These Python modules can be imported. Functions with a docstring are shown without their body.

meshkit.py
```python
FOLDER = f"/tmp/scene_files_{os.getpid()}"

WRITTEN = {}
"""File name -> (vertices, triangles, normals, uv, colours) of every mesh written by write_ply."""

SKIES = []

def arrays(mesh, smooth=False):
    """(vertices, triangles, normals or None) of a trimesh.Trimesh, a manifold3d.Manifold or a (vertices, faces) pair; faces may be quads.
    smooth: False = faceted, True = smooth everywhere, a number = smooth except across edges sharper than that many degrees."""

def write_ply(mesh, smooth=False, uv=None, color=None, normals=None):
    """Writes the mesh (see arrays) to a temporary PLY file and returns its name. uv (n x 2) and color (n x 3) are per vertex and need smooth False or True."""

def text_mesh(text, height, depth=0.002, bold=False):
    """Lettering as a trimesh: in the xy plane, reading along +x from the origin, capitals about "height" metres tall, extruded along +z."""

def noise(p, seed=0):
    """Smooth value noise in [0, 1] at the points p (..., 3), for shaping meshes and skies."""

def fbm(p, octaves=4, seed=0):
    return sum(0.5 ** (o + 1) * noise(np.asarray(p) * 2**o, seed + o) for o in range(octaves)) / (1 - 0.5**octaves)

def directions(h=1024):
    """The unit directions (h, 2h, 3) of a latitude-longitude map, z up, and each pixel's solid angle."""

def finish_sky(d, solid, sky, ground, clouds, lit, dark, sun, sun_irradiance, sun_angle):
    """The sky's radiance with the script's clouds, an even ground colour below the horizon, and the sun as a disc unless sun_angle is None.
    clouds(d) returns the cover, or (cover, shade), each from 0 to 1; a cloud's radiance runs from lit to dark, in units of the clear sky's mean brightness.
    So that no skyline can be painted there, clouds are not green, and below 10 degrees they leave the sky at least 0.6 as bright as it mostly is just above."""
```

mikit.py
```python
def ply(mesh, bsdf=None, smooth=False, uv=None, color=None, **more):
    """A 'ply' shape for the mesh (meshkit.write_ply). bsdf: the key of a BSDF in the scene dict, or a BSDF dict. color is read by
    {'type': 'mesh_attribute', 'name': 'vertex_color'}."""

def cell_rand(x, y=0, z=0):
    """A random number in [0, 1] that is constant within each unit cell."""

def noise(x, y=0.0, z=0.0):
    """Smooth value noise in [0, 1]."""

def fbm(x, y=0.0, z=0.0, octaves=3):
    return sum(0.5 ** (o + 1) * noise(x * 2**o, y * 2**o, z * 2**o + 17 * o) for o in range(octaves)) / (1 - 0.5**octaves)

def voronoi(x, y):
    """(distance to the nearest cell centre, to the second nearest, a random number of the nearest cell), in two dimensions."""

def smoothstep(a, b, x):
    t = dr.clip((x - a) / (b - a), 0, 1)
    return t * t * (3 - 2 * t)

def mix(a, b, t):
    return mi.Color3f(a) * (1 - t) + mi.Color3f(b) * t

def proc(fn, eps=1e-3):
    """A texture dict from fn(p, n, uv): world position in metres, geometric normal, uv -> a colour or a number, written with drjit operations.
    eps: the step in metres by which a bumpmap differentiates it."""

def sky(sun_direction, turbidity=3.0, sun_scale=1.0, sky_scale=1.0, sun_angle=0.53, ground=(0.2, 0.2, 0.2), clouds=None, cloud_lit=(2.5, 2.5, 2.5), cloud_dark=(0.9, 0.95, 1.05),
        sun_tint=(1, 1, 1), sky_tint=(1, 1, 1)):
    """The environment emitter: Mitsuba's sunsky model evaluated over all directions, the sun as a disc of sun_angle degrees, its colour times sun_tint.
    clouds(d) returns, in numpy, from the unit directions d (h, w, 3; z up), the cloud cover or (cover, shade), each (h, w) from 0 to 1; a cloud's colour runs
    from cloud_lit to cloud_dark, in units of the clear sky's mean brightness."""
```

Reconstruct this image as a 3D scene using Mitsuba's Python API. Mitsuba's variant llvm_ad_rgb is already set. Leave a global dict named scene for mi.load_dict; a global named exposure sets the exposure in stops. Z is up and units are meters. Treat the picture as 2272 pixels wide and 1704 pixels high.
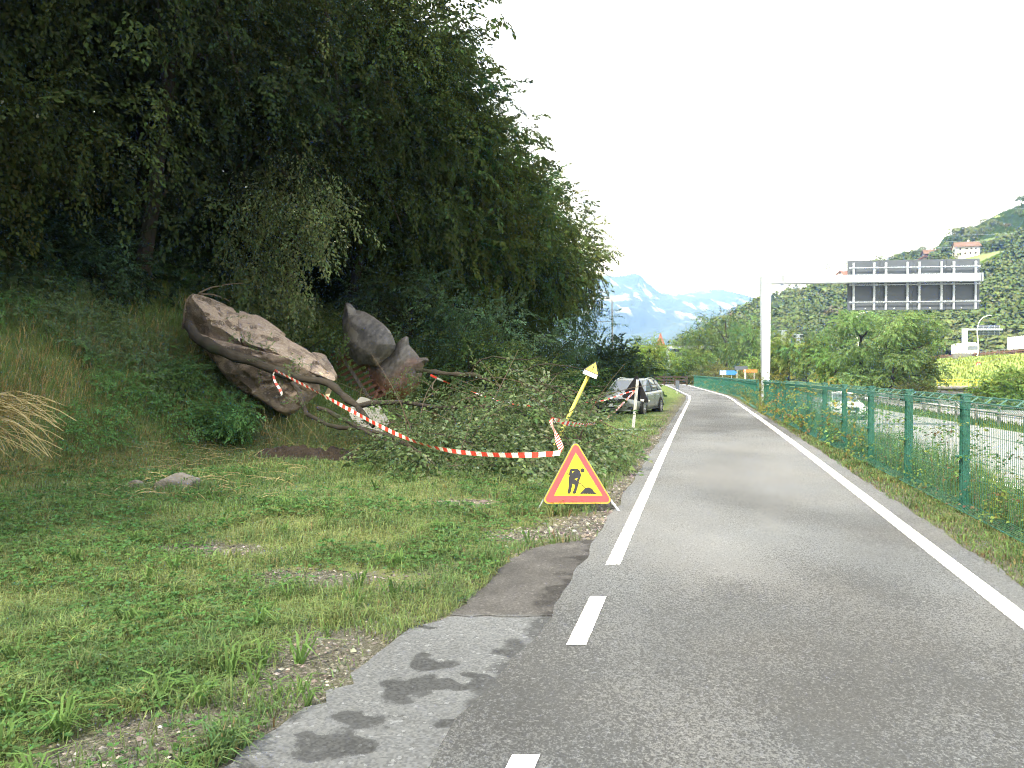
import math
import numpy as np, trimesh, manifold3d
import drjit as dr
import mitsuba as mi
import mikit, meshkit
from mikit import noise, fbm, voronoi, smoothstep, mix, proc
from shapely.geometry import Polygon, Point, LineString
from shapely.ops import unary_union
T = mi.ScalarTransform4f
scene, labels = {}, {}

# ------------------------------------------------------------------ camera, sky, exposure
F, PITCH, EYE = 804.0, math.atan((384 - 371) / 804.0), np.array([0, 0, 1.6])
HFOV = 2 * math.degrees(math.atan(512 / F))
fw = np.array([0, math.cos(PITCH), -math.sin(PITCH)])
up = np.array([0, math.sin(PITCH), math.cos(PITCH)])
scene['camera'] = {'type': 'perspective', 'fov': HFOV, 'fov_axis': 'x', 'near_clip': 0.05, 'far_clip': 20000.0,
                   'to_world': T().look_at(origin=EYE.tolist(), target=(EYE + fw).tolist(), up=[0, 0, 1]),
                   'medium': {'type': 'ref', 'id': 'haze_air'}}
SUN = (-0.62, -0.80, 1.05)
def clouds(d):
    n = meshkit.fbm(d * np.array([3.0, 3.0, 6.0]) + 5.3, 5, 3)
    cover = np.clip(0.88 + 0.8 * (n - 0.45), 0.7, 1.0)
    return cover, np.clip((n - 0.5) * 1.2, 0, 0.5)
scene['sky'] = mikit.sky(SUN, turbidity=3, sun_scale=0.8, sun_angle=2.5, sun_tint=(0.80, 0.95, 1.24), clouds=clouds, cloud_lit=(3.35, 3.42, 3.55), cloud_dark=(2.05, 2.1, 2.2))
exposure = 2.95
scene['haze_air'] = {'type': 'homogeneous', 'albedo': {'type': 'rgb', 'value': [0.95, 0.96, 0.97]},
                     'sigma_t': {'type': 'rgb', 'value': [0.5e-4, 0.95e-4, 2.7e-4]}}

def at(u, v, Y):
    """the world point at depth Y (metres along the camera's ground track) that was measured at (u, v) of a 1024 x 768 frame"""
    d = fw + (u - 512) / F * np.array([1.0, 0, 0]) - (v - 384) / F * up
    return EYE + d * (Y / d[1])
def nat(x, y, Y): return at(x * 1024 / 2272, y * 1024 / 2272, Y)

# ------------------------------------------------------------------ helpers
def ply(mesh, bsdf, **kw): return mikit.ply(mesh, 'mat_' + bsdf, **kw)
used = set()
def numbered(n):
    k, i = n, 0
    while k in used:
        i += 1; k = '%s_%03d' % (n, i)
    used.add(k); return k
def thing(name, label, cat, group=None):
    k = numbered(name); labels[k] = {'label': label, 'category': cat}
    if group: labels[k]['group'] = group
    return k
def struct(name, shape):
    k = numbered(name); scene[k] = shape; labels[k] = {'kind': 'structure'}; return k
def part(parent, name, mesh, bsdf, label=None, kind=None, **kw):
    k = numbered(parent + '__' + name)
    scene[k] = ply(mesh, bsdf, **kw) if not isinstance(mesh, dict) else mesh
    if label or kind:
        labels[k] = {}
        if label: labels[k]['label'] = label
        if kind: labels[k]['kind'] = kind
    return k
def single(name, mesh, bsdf, label, cat, group=None, kind=None, **kw):
    k = thing(name, label, cat, group); scene[k] = ply(mesh, bsdf, **kw)
    if kind: labels[k]['kind'] = kind
    return k
cat_ = trimesh.util.concatenate
def norm(v): v = np.asarray(v, float); return v / (np.linalg.norm(v, axis=-1, keepdims=True) + 1e-12)
def box(size, center=(0, 0, 0), R=None, bev=0.0):
    s = np.array(size, float) / 2
    if bev > 0:
        pts = []
        for sx in (-1, 1):
            for sy in (-1, 1):
                for sz in (-1, 1):
                    c = np.array([sx, sy, sz])
                    for a in range(3):
                        o = s - bev; o = o.copy(); o[a] = s[a]; pts.append(c * o)
        m = trimesh.convex.convex_hull(np.array(pts))
    else:
        m = trimesh.creation.box(2 * s)
    if R is not None: m.apply_transform(np.vstack([np.hstack([np.asarray(R), np.zeros((3, 1))]), [0, 0, 0, 1]]))
    m.apply_translation(center); return m
def bar(p, q, w, h=None, upv=(0, 0, 1)):
    p, q = np.array(p, float), np.array(q, float); h = w if h is None else h
    x = norm(q - p); upv = np.array(upv, float)
    if abs(x @ upv) > 0.97: upv = np.array([0, 1.0, 0])
    y = norm(np.cross(upv, x)); z = np.cross(x, y)
    return box((np.linalg.norm(q - p), w, h), (p + q) / 2, np.stack([x, y, z], 1))
def tube(points, radii, sides=7, cap=True):
    p = np.asarray(points, float); n = len(p); r = np.broadcast_to(np.asarray(radii, float), (n,))
    t = norm(np.gradient(p, axis=0))
    a = np.cross(t, [0.13, 0.21, 0.97]); bad = np.linalg.norm(a, axis=1) < 0.25
    a[bad] = np.cross(t[bad], [0.9, 0.1, 0]); a = norm(a); b = np.cross(t, a)
    ang = np.arange(sides) * 2 * np.pi / sides
    v = p[:, None] + r[:, None, None] * (np.cos(ang)[None, :, None] * a[:, None] + np.sin(ang)[None, :, None] * b[:, None])
    i, j = np.meshgrid(np.arange(n - 1), np.arange(sides), indexing='ij')
    q = np.stack([i * sides + j, i * sides + (j + 1) % sides, (i + 1) * sides + (j + 1) % sides, (i + 1) * sides + j], -1).reshape(-1, 4)
    f = np.vstack([q[:, [0, 1, 2]], q[:, [0, 2, 3]]]); v = v.reshape(-1, 3)
    if cap:
        c0, c1 = len(v), len(v) + 1; v = np.vstack([v, p[0], p[-1]]); jj = np.arange(sides)
        f = np.vstack([f, np.stack([np.full(sides, c0), (jj + 1) % sides, jj], 1), np.stack([np.full(sides, c1), (n - 1) * sides + jj, (n - 1) * sides + (jj + 1) % sides], 1)])
    return trimesh.Trimesh(v, f, process=False)
def smooth_path(pts, n, wob=0, rng=None):
    pts = np.asarray(pts, float); s = np.r_[0, np.cumsum(np.linalg.norm(np.diff(pts, axis=0), axis=1))]
    from scipy.interpolate import CubicSpline
    q = CubicSpline(s, pts)(np.linspace(0, s[-1], n)) if len(pts) > 2 else pts[0] + np.linspace(0, 1, n)[:, None] * (pts[-1] - pts[0])
    if wob: q[1:-1] += rng.normal(0, wob, (n - 2, 3))
    return q
def extrude(poly, depth, frame=None):
    """polygon (x, y) extruded along +z by depth, then placed by frame = (origin, ex, ey, ez)"""
    gs = getattr(poly, 'geoms', [poly])
    m = cat_([trimesh.creation.extrude_polygon(g, depth, engine='earcut') for g in gs])
    if frame is not None:
        o, ex, ey, ez = frame; M = np.eye(4); M[:3, 0], M[:3, 1], M[:3, 2], M[:3, 3] = ex, ey, ez, o; m.apply_transform(M)
    return m
def grid(V):
    n, m = V.shape[:2]; i, j = np.meshgrid(np.arange(n - 1), np.arange(m - 1), indexing='ij')
    q = np.stack([i * m + j, i * m + j + 1, (i + 1) * m + j + 1, (i + 1) * m + j], -1).reshape(-1, 4)
    return trimesh.Trimesh(V.reshape(-1, 3), np.vstack([q[:, [0, 1, 2]], q[:, [0, 2, 3]]]), process=False)
def ss(a, b, x): t = np.clip((x - a) / (b - a), 0, 1); return t * t * (3 - 2 * t)

# ------------------------------------------------------------------ materials
def rgb(*c): return {'type': 'rgb', 'value': list(map(float, c if len(c) > 1 else (c[0],) * 3))}
def mat(name, color, rough=0.6, metallic=0.0, bump=None, bscale=1.0, **kw):
    b = {'type': 'principled', 'base_color': color if isinstance(color, dict) else rgb(*color), 'roughness': rough if isinstance(rough, dict) else float(rough), 'metallic': float(metallic), **kw}
    if bump is not None: b = {'type': 'bumpmap', 'arbitrary': bump, 'scale': float(bscale), 'nested': b}
    scene['mat_' + name] = {'type': 'twosided', 'nested': b}
VC = {'type': 'mesh_attribute', 'name': 'vertex_color'}
scene['mat_leaf'] = {'type': 'principledthin', 'base_color': VC, 'roughness': 0.55, 'diff_trans': 0.7, 'eta': 1.4}
scene['mat_leaf_far'] = {'type': 'twosided', 'nested': {'type': 'diffuse', 'reflectance': VC}}
mat('painted', VC, 0.45)
C3 = mi.Color3f
WORN = [(1.75, 10.0, .5, 2.1), (1.0, 8.3, .45, .9), (-1.6, 6.3, .85, .45), (-1.0, 4.5, .45, .7), (-1.7, 3.3, .5, .6), (0.3, 7.9, .5, .3), (-2.6, 7.2, .6, .3), (-0.6, 9.6, .5, .3)]
def ground_col(p, n, uv):
    a = fbm(p.x * 0.35, p.y * 0.35, 0, 4); b = fbm(p.x * 2.1, p.y * 2.1, 3, 3); f = noise(p.x * 23, p.y * 23, 1)
    d, d2, w = voronoi(p.x * 45, p.y * 45)
    gravel = mix(C3(0.075, 0.066, 0.056), C3(0.17, 0.155, 0.14), w * w) * (0.5 + 0.6 * smoothstep(0.0, 0.5, d2 - d))
    soil = mix(C3(0.09, 0.065, 0.04), C3(0.16, 0.125, 0.075), f)
    grass = mix(C3(0.06, 0.10, 0.025), C3(0.15, 0.19, 0.06), fbm(p.x * 5, p.y * 5, 2, 3))
    e = p.x - (-0.715 + 0.235 * p.y)
    edge = smoothstep(-1.3, -0.3, e + 0.9 * (b - 0.5) + 1.5 * smoothstep(7.5, 4.5, p.y)) * smoothstep(3.9, 3.3, e)
    gp = 0.0
    for cx, cy, rx, ry in WORN: gp = dr.maximum(gp, dr.exp(-(dr.square((p.x - cx) / rx) + dr.square((p.y - cy) / ry))))
    gp = smoothstep(0.35, 0.65, gp + 1.2 * (b - 0.5))
    base = mix(soil, gravel, dr.maximum(dr.maximum(edge, gp), smoothstep(0.56, 0.66, b * 0.5 + a * 0.5)))
    far = smoothstep(9, 24, p.y) * smoothstep(0.0, 1.2, dr.abs(e - 1.4) - 1.2)
    base = mix(base, grass, dr.maximum(far, 0.72) * (1 - 0.85 * dr.maximum(edge, gp)))
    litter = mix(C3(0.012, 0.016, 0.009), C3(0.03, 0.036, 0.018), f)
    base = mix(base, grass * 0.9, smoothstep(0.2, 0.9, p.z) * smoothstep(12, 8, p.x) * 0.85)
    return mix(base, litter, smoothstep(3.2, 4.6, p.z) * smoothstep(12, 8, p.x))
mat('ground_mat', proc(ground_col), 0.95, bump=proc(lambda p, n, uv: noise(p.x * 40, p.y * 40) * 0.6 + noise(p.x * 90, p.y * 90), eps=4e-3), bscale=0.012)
def asphalt_col(p, n, uv):
    big = fbm(p.x * 0.55, p.y * 0.4, 0, 4); mid = fbm(p.x * 3.0, p.y * 2.0, 5, 3)
    g = noise(p.x * 110, p.y * 110, 2); g2 = noise(p.x * 45, p.y * 45, 9); w = voronoi(p.x * 70, p.y * 70)[2]
    q = p.x - 0.235 * p.y
    wear = big + 0.10 * dr.exp(-dr.square((q - 0.55) / 0.55)) - 0.07 * smoothstep(1.0, 1.8, q) + 0.05 * smoothstep(4, 14, p.y)
    fine = 0.5 * noise(p.x * 105, p.y * 80, 2) + 0.5 * noise(p.x * 230, p.y * 190, 5)
    th = 0.60 - 0.85 * (wear - 0.48) - 0.35 * (mid - 0.5)
    dark = smoothstep(th - 0.24, th + 0.24, fine)
    v = (0.156 + 0.05 * (mid - 0.5) + 0.05 * (0.5 - big)) * (1 - 0.52 * dark) * (0.8 + 0.4 * g) + 0.05 * smoothstep(0.95, 0.99, w)
    t = fbm(p.x * 1.3, p.y * 1.3, 4, 2)
    return mix(C3(0.95, 1.0, 1.07), C3(1.0, 1.0, 1.01), t) * v
mat('asphalt', proc(asphalt_col), 0.85, bump=proc(lambda p, n, uv: noise(p.x * 130, p.y * 130) + noise(p.x * 55, p.y * 55, 3), eps=3e-3), bscale=0.006, specular=0.25)
def apron_col(p, n, uv):
    b = fbm(p.x * 3.2 + 3.1, p.y * 2.8, 1, 3); g = noise(p.x * 95, p.y * 95, 2); w = voronoi(p.x * 60, p.y * 60)[2]
    fl, ox, oy = 0.0, 0.42 * (fbm(p.x * 4, p.y * 4, 21, 3) - 0.5), 0.42 * (fbm(p.x * 4, p.y * 4, 33, 3) - 0.5)
    for sx, sy, rx, ry in ((-0.47, 4.29, .13, .10), (-0.50, 3.98, .20, .17), (-0.63, 3.68, .17, .16), (-0.78, 3.40, .24, .17), (-0.25, 4.06, .24, .06), (-0.98, 3.05, .3, .16), (-0.5, 2.9, .25, .12), (-0.15, 3.6, .2, .15), (0.0, 4.55, .16, .10), (-1.3, 2.3, .3, .3), (-0.6, 5.0, .1, .05)):
        fl = dr.maximum(fl, dr.exp(-(dr.square((p.x + ox - sx) / rx) + dr.square((p.y + oy - sy) / ry))))
    stain = smoothstep(0.40, 0.54, 0.9 * fl + 1.25 * (fbm(p.x * 6, p.y * 6, 6, 4) - 0.5) + 0.22 * (g - 0.5)) * smoothstep(5.25, 5.1, p.y)
    seam = smoothstep(0.16, 0.05, dr.abs(p.x - (-0.98 + 0.235 * p.y)) + 0.35 * (fbm(p.x * 6, p.y * 6, 8, 2) - 0.45))
    far = smoothstep(5.16, 5.24, p.y)
    v = 0.135 + 0.04 * (b - 0.5)
    v = v * (1 - 0.55 * dr.maximum(stain, seam * 0.9)) * (0.7 + 0.55 * g) + 0.07 * smoothstep(0.94, 0.99, w) * (1 - 0.6 * stain)
    return mix(C3(0.96, 1.0, 1.06) * v, C3(0.97, 0.93, 0.92) * (v * (0.62 + 0.5 * (fbm(p.x * 4, p.y * 4, 3, 3) - 0.5))), far)
mat('apron_asphalt', proc(apron_col), 0.85, bump=proc(lambda p, n, uv: noise(p.x * 120, p.y * 120) + noise(p.x * 50, p.y * 50, 3), eps=3e-3), bscale=0.005, specular=0.25)
mat('highway_asphalt', proc(lambda p, n, uv: C3(0.21, 0.205, 0.208) * (0.8 + 0.35 * fbm(p.x * 0.5, p.y * 0.25, 0, 3))), 0.8)
mat('line_paint', proc(lambda p, n, uv: mix(C3(0.80, 0.80, 0.79), C3(0.35, 0.35, 0.34), smoothstep(0.57, 0.72, noise(p.x * 75, p.y * 75) * 0.6 + 0.4 * fbm(p.x * 9, p.y * 9, 1, 2)))), 0.7)
def bark_col(p, n, uv):
    f = fbm(p.x * 9, p.y * 9, p.z * 5, 4); m = fbm(p.x * 2, p.y * 2, p.z * 2, 2)
    c = mix(C3(0.017, 0.014, 0.011), C3(0.055, 0.045, 0.034), f)
    return mix(c, C3(0.032, 0.042, 0.017), smoothstep(0.55, 0.7, m) * 0.6)
mat('bark', proc(bark_col), 0.9, bump=proc(lambda p, n, uv: fbm(p.x * 30, p.y * 30, p.z * 12, 3), eps=4e-3), bscale=0.02)
mat('twig_bark', (0.10, 0.075, 0.055), 0.85)
mat('split_wood', (0.62, 0.50, 0.33), 0.7)
def rock_col(p, n, uv):
    a = fbm(p.x * 1.2, p.y * 1.2, p.z * 1.2, 4); f = fbm(p.x * 14, p.y * 14, p.z * 14, 3); k = fbm(p.x * 3.5 + 7, p.y * 3.5, p.z * 3.5, 4)
    c = mix(C3(0.21, 0.162, 0.13), C3(0.32, 0.255, 0.21), a * 0.7 + f * 0.4)
    steep_tone = smoothstep(0.38, 0.55, k * 0.75 + f * 0.25) * smoothstep(0.5, 0.2, n.z)  # mottled darker brown on steep and overhanging faces
    c = mix(c, C3(0.095, 0.07, 0.055), steep_tone * 0.8)
    mot = smoothstep(0.60, 0.66, k)
    c = mix(c, C3(0.11, 0.085, 0.07), mot * 0.55)
    c = mix(c, C3(0.40, 0.35, 0.31), smoothstep(0.62, 0.74, f + 0.25 * (a - 0.5)) * 0.5) * (0.75 + 0.5 * noise(p.x * 45, p.y * 45, p.z * 45))
    w = fbm(p.x * 1.5, p.y * 1.5, p.z * 1.5, 3) * 1.2; c1 = voronoi(p.x * 1.3 + w, p.z * 1.9 + p.y * 0.8 + w)
    return c * (0.8 + 0.2 * smoothstep(0.0, 0.03, c1[1] - c1[0]))
def rock_bump(p, n, uv):
    w = fbm(p.x * 1.5, p.y * 1.5, p.z * 1.5, 3) * 1.2; c1 = voronoi(p.x * 1.3 + w, p.z * 1.9 + p.y * 0.8 + w); c2 = voronoi(p.x * 4.1 + w * 2, p.z * 5.3 + p.y * 3 - w)
    return 0.7 * fbm(p.x * 9, p.y * 9, p.z * 9, 5) + 0.12 * smoothstep(0.0, 0.07, c1[1] - c1[0]) + 0.05 * smoothstep(0.0, 0.10, c2[1] - c2[0])
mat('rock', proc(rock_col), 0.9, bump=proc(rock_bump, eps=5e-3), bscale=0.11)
def rockgrey_col(p, n, uv):
    f = fbm(p.x * 12, p.y * 12, p.z * 12, 4)
    return mix(C3(0.11, 0.10, 0.088), C3(0.22, 0.20, 0.18), f)
mat('grey_stone', proc(rockgrey_col), 0.9, bump=proc(lambda p, n, uv: fbm(p.x * 16, p.y * 16, p.z * 16, 4), eps=5e-3), bscale=0.03)
def shell_col(p, n, uv):
    a = fbm(p.x * 1.6, p.y * 1.6, p.z * 1.6, 4); s = fbm(p.x * 4 + p.z * 9, p.y * 4, p.z * 6 - p.x * 12, 4)
    c = mix(C3(0.028, 0.027, 0.029), C3(0.155, 0.14, 0.128), smoothstep(0.2, 0.85, a * 0.55 + s * 0.45))
    rust = smoothstep(2.0, 1.15, p.z + 1.5 * (a - 0.5))
    c = mix(c, mix(C3(0.08, 0.036, 0.024), C3(0.26, 0.105, 0.05), s), rust * 0.85)
    pale = smoothstep(0.58, 0.66, fbm(p.x * 3.2 + 11, p.y * 3.2, p.z * 3.2, 4))
    return mix(c, C3(0.22, 0.2, 0.18), pale * 0.5)
mat('scorched_shell', proc(shell_col), 0.55, bump=proc(lambda p, n, uv: fbm(p.x * 9, p.y * 9, p.z * 9, 4), eps=5e-3), bscale=0.02)
mat('rust', proc(lambda p, n, uv: mix(C3(0.10, 0.042, 0.028), C3(0.21, 0.10, 0.06), fbm(p.x * 12, p.y * 12, p.z * 12, 3))), 0.8)
mat('grey_board', (0.17, 0.15, 0.14), 0.8)
mat('concrete', proc(lambda p, n, uv: mix(C3(0.17, 0.165, 0.15), C3(0.29, 0.28, 0.26), fbm(p.x * 3, p.y * 3, p.z * 3, 4))), 0.9)
mat('galvanised', proc(lambda p, n, uv: C3(0.55, 0.60, 0.66) * (0.82 + 0.3 * fbm(p.x * 9, p.y * 9, p.z * 9, 3))), 0.45, 0.35)
mat('panel_grey', proc(lambda p, n, uv: C3(0.115, 0.135, 0.165) * (0.85 + 0.3 * fbm(p.x * 1.5, p.y * 1.5, p.z * 1.5, 2))), 0.5)
mat('fence_green', proc(lambda p, n, uv: mix(C3(0.02, 0.115, 0.085), C3(0.045, 0.165, 0.125), fbm(p.x * 6, p.y * 6, p.z * 6, 3))), 0.4)
mat('rail_steel', (0.36, 0.35, 0.33), 0.5, 0.3)
mat('rail_rust', (0.20, 0.10, 0.075), 0.7)
mat('white_paint', (0.82, 0.82, 0.82), 0.35)
mat('black_plate', (0.016, 0.016, 0.02), 0.45)
mat('yellow_paint', (0.80, 0.66, 0.09), 0.45)
mat('pale_yellow', (0.74, 0.66, 0.14), 0.5)
mat('sign_red', (0.80, 0.085, 0.09), 0.4)
mat('sign_yellow', (0.85, 0.60, 0.03), 0.4)
mat('sign_edge', (0.85, 0.42, 0.03), 0.4)
mat('sign_black', (0.03, 0.03, 0.035), 0.5)
mat('sign_blue', (0.06, 0.25, 0.62), 0.4)
mat('sign_orange', (0.75, 0.24, 0.05), 0.5)
mat('post_grey', (0.50, 0.50, 0.48), 0.6)
mat('car_paint', (0.29, 0.31, 0.30), 0.28, 0.55, clearcoat=1.0, clearcoat_gloss=0.95)
mat('silver_trim', (0.72, 0.73, 0.75), 0.2, 0.9)
mat('car_glass', (0.12, 0.145, 0.17), 0.04, specular=1.0, clearcoat=1.0, clearcoat_gloss=1.0)  # base colour raised to grey-blue as painted sky reflection, besides the real gloss
mat('rubber', (0.02, 0.02, 0.021), 0.85)
mat('dark_plastic', (0.02, 0.02, 0.022), 0.55)
mat('lamp_glass', (0.55, 0.58, 0.62), 0.08, clearcoat=1.0)
mat('dark_wood', proc(lambda p, n, uv: mix(C3(0.035, 0.024, 0.018), C3(0.08, 0.055, 0.042), fbm(p.x * 2, p.y * 2, p.z * 9, 3))), 0.85)
mat('plaster', (0.78, 0.74, 0.68), 0.9)
mat('roof_tile', proc(lambda p, n, uv: mix(C3(0.16, 0.10, 0.075), C3(0.24, 0.15, 0.11), noise(p.x * 3, p.y * 3, p.z * 3))), 0.9)
mat('roof_red', (0.33, 0.13, 0.085), 0.9)
mat('window_dark', (0.05, 0.045, 0.04), 0.3)
mat('red_paint', (0.55, 0.08, 0.06), 0.5)
def hill_col(p, n, uv):
    a = fbm(p.x * 0.02, p.y * 0.02, p.z * 0.02, 3); f = fbm(p.x * 0.3, p.y * 0.3, p.z * 0.3, 3)
    return mix(mix(C3(0.10, 0.14, 0.055), C3(0.13, 0.175, 0.07), f), C3(0.17, 0.21, 0.08), smoothstep(0.45, 0.6, a))
mat('hill_mat', proc(hill_col), 0.95)
mat('meadow', proc(lambda p, n, uv: mix(C3(0.125, 0.185, 0.04), C3(0.22, 0.26, 0.07), fbm(p.x * 0.25, p.y * 0.25, p.z * 0.6, 4))), 0.95)
def mount_col(p, n, uv):
    a = fbm(p.x * 0.004, p.y * 0.002, p.z * 0.010, 5); st = fbm(p.x * 0.022 + p.z * 0.006, p.y * 0.003, p.z * 0.008, 4); band = fbm(p.x * 0.0011 + 3, 0.0, p.z * 0.012 + 1.5 * a, 3)
    cliff = smoothstep(0.535, 0.62, band * 0.22 + a * 0.28 + st * 0.5) * smoothstep(180, 320, p.z + 160 * (a - 0.5)) * 0.75
    return mix(mix(C3(0.03, 0.05, 0.04), C3(0.06, 0.085, 0.05), a), C3(0.36, 0.35, 0.34), cliff)
mat('mountain_mat', proc(mount_col), 0.95)

# ------------------------------------------------------------------ terrain
TOE = np.array([[-60, -22], [-20, -16], [0, -11.5], [8, -9.3], [12, -7.7], [14.5, -6.2], [16.8, -4.6], [20, -2.9], [22, -2.0], [25, -1.0], [32, 1.0], [40, 3.2], [50, 6.2], [60, 6.2], [80, 4], [140, -8], [400, -60]])
def toe(y): return np.interp(y, TOE[:, 0], TOE[:, 1])
PATH_Y = np.array([-30, 52, 60, 78, 104, 112, 120, 130, 140])
PATH_L = np.array([-0.715 - 7.05, -0.715 + 12.22, 13.25, 16.1, 20.1, 20.9, 21.0, 20.0, 17.5])
def path_left(y): return np.interp(y, PATH_Y, PATH_L)
FEN_Y = np.array([-30, 34.8, 45, 57, 72, 101])
FEN_X = np.array([3.15 - 6.495, 10.68, 13.2, 16.15, 18.4, 22.8])
def fence_x(y): return np.interp(y, FEN_Y, FEN_X)
def road_x(y): return 3.15 + 0.2165 * y
def base_z(y): return -0.28 * ss(12, 62, y)
def g(x, y):
    x, y = np.asarray(x, float), np.asarray(y, float)
    d = (toe(y) - x) * 0.9
    bank = np.where(d < 4, 0.74 * d, 2.96 + 0.6 * (d - 4)); k = 0.5
    bank = np.where(d < k, np.where(d < -k, 0, 0.74 * (d + k) ** 2 / (4 * k)), bank)
    bank = np.where(bank > 20, 20 + 20 * (1 - np.exp(-np.maximum(bank - 20, 0) / 20)), bank)
    bank = bank * (1 - ss(90, 260, y)) 
    z = base_z(y) + bank
    e = x - np.maximum(road_x(y), np.where(y > 34, fence_x(y) - 0.3, -99)) 
    z = z - 0.86 * ss(0.5, 2.6, e) * (1 - bank * 0) - 1.2 * ss(26, 40, e) * ss(40, 90, y)
    p = np.stack([x * 0.9, y * 0.9, 0 * x], -1)
    el = x - path_left(y)
    xa = np.interp(y, [-3, 1.5, 3.24, 3.97, 4.88, 5.2, 5.9, 6.8, 7.3, 7.6, 8.0], [-2.6, -1.75, -1.17, -.88, -.66, -.4, -.2, -.02, .27, .8, 9]); away = np.clip(np.minimum(-el - 0.4, xa - x - 0.05), 0, 1) * (x < 30)
    return z + away * (0.14 * (meshkit.fbm(p, 3, 4) - 0.5) + 0.10 * np.clip(d, 0, 3) * (meshkit.fbm(p * 1.3, 3, 7) - 0.5))
xs = np.unique(np.r_[-6000, -2500, -1000, -400, -200, -120, -80, np.arange(-60, -16, 4.0), np.arange(-16, 12, 0.25), np.arange(12, 60, 1.0), np.arange(60, 200, 8), 300, 500, 1000, 2500, 6000])
ys = np.unique(np.r_[-3000, -800, -200, -80, np.arange(-40, 2, 1.5), np.arange(2, 30, 0.25), np.arange(30, 60, 1.0), np.arange(60, 120, 3.0), np.arange(120, 260, 6), 320, 500, 1000, 2500, 8000])
XX, YY = np.meshgrid(xs, ys, indexing='ij')
struct('ground', ply(grid(np.stack([XX, YY, g(XX, YY)], -1)[:, ::-1]), 'ground_mat', smooth=True))

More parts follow.
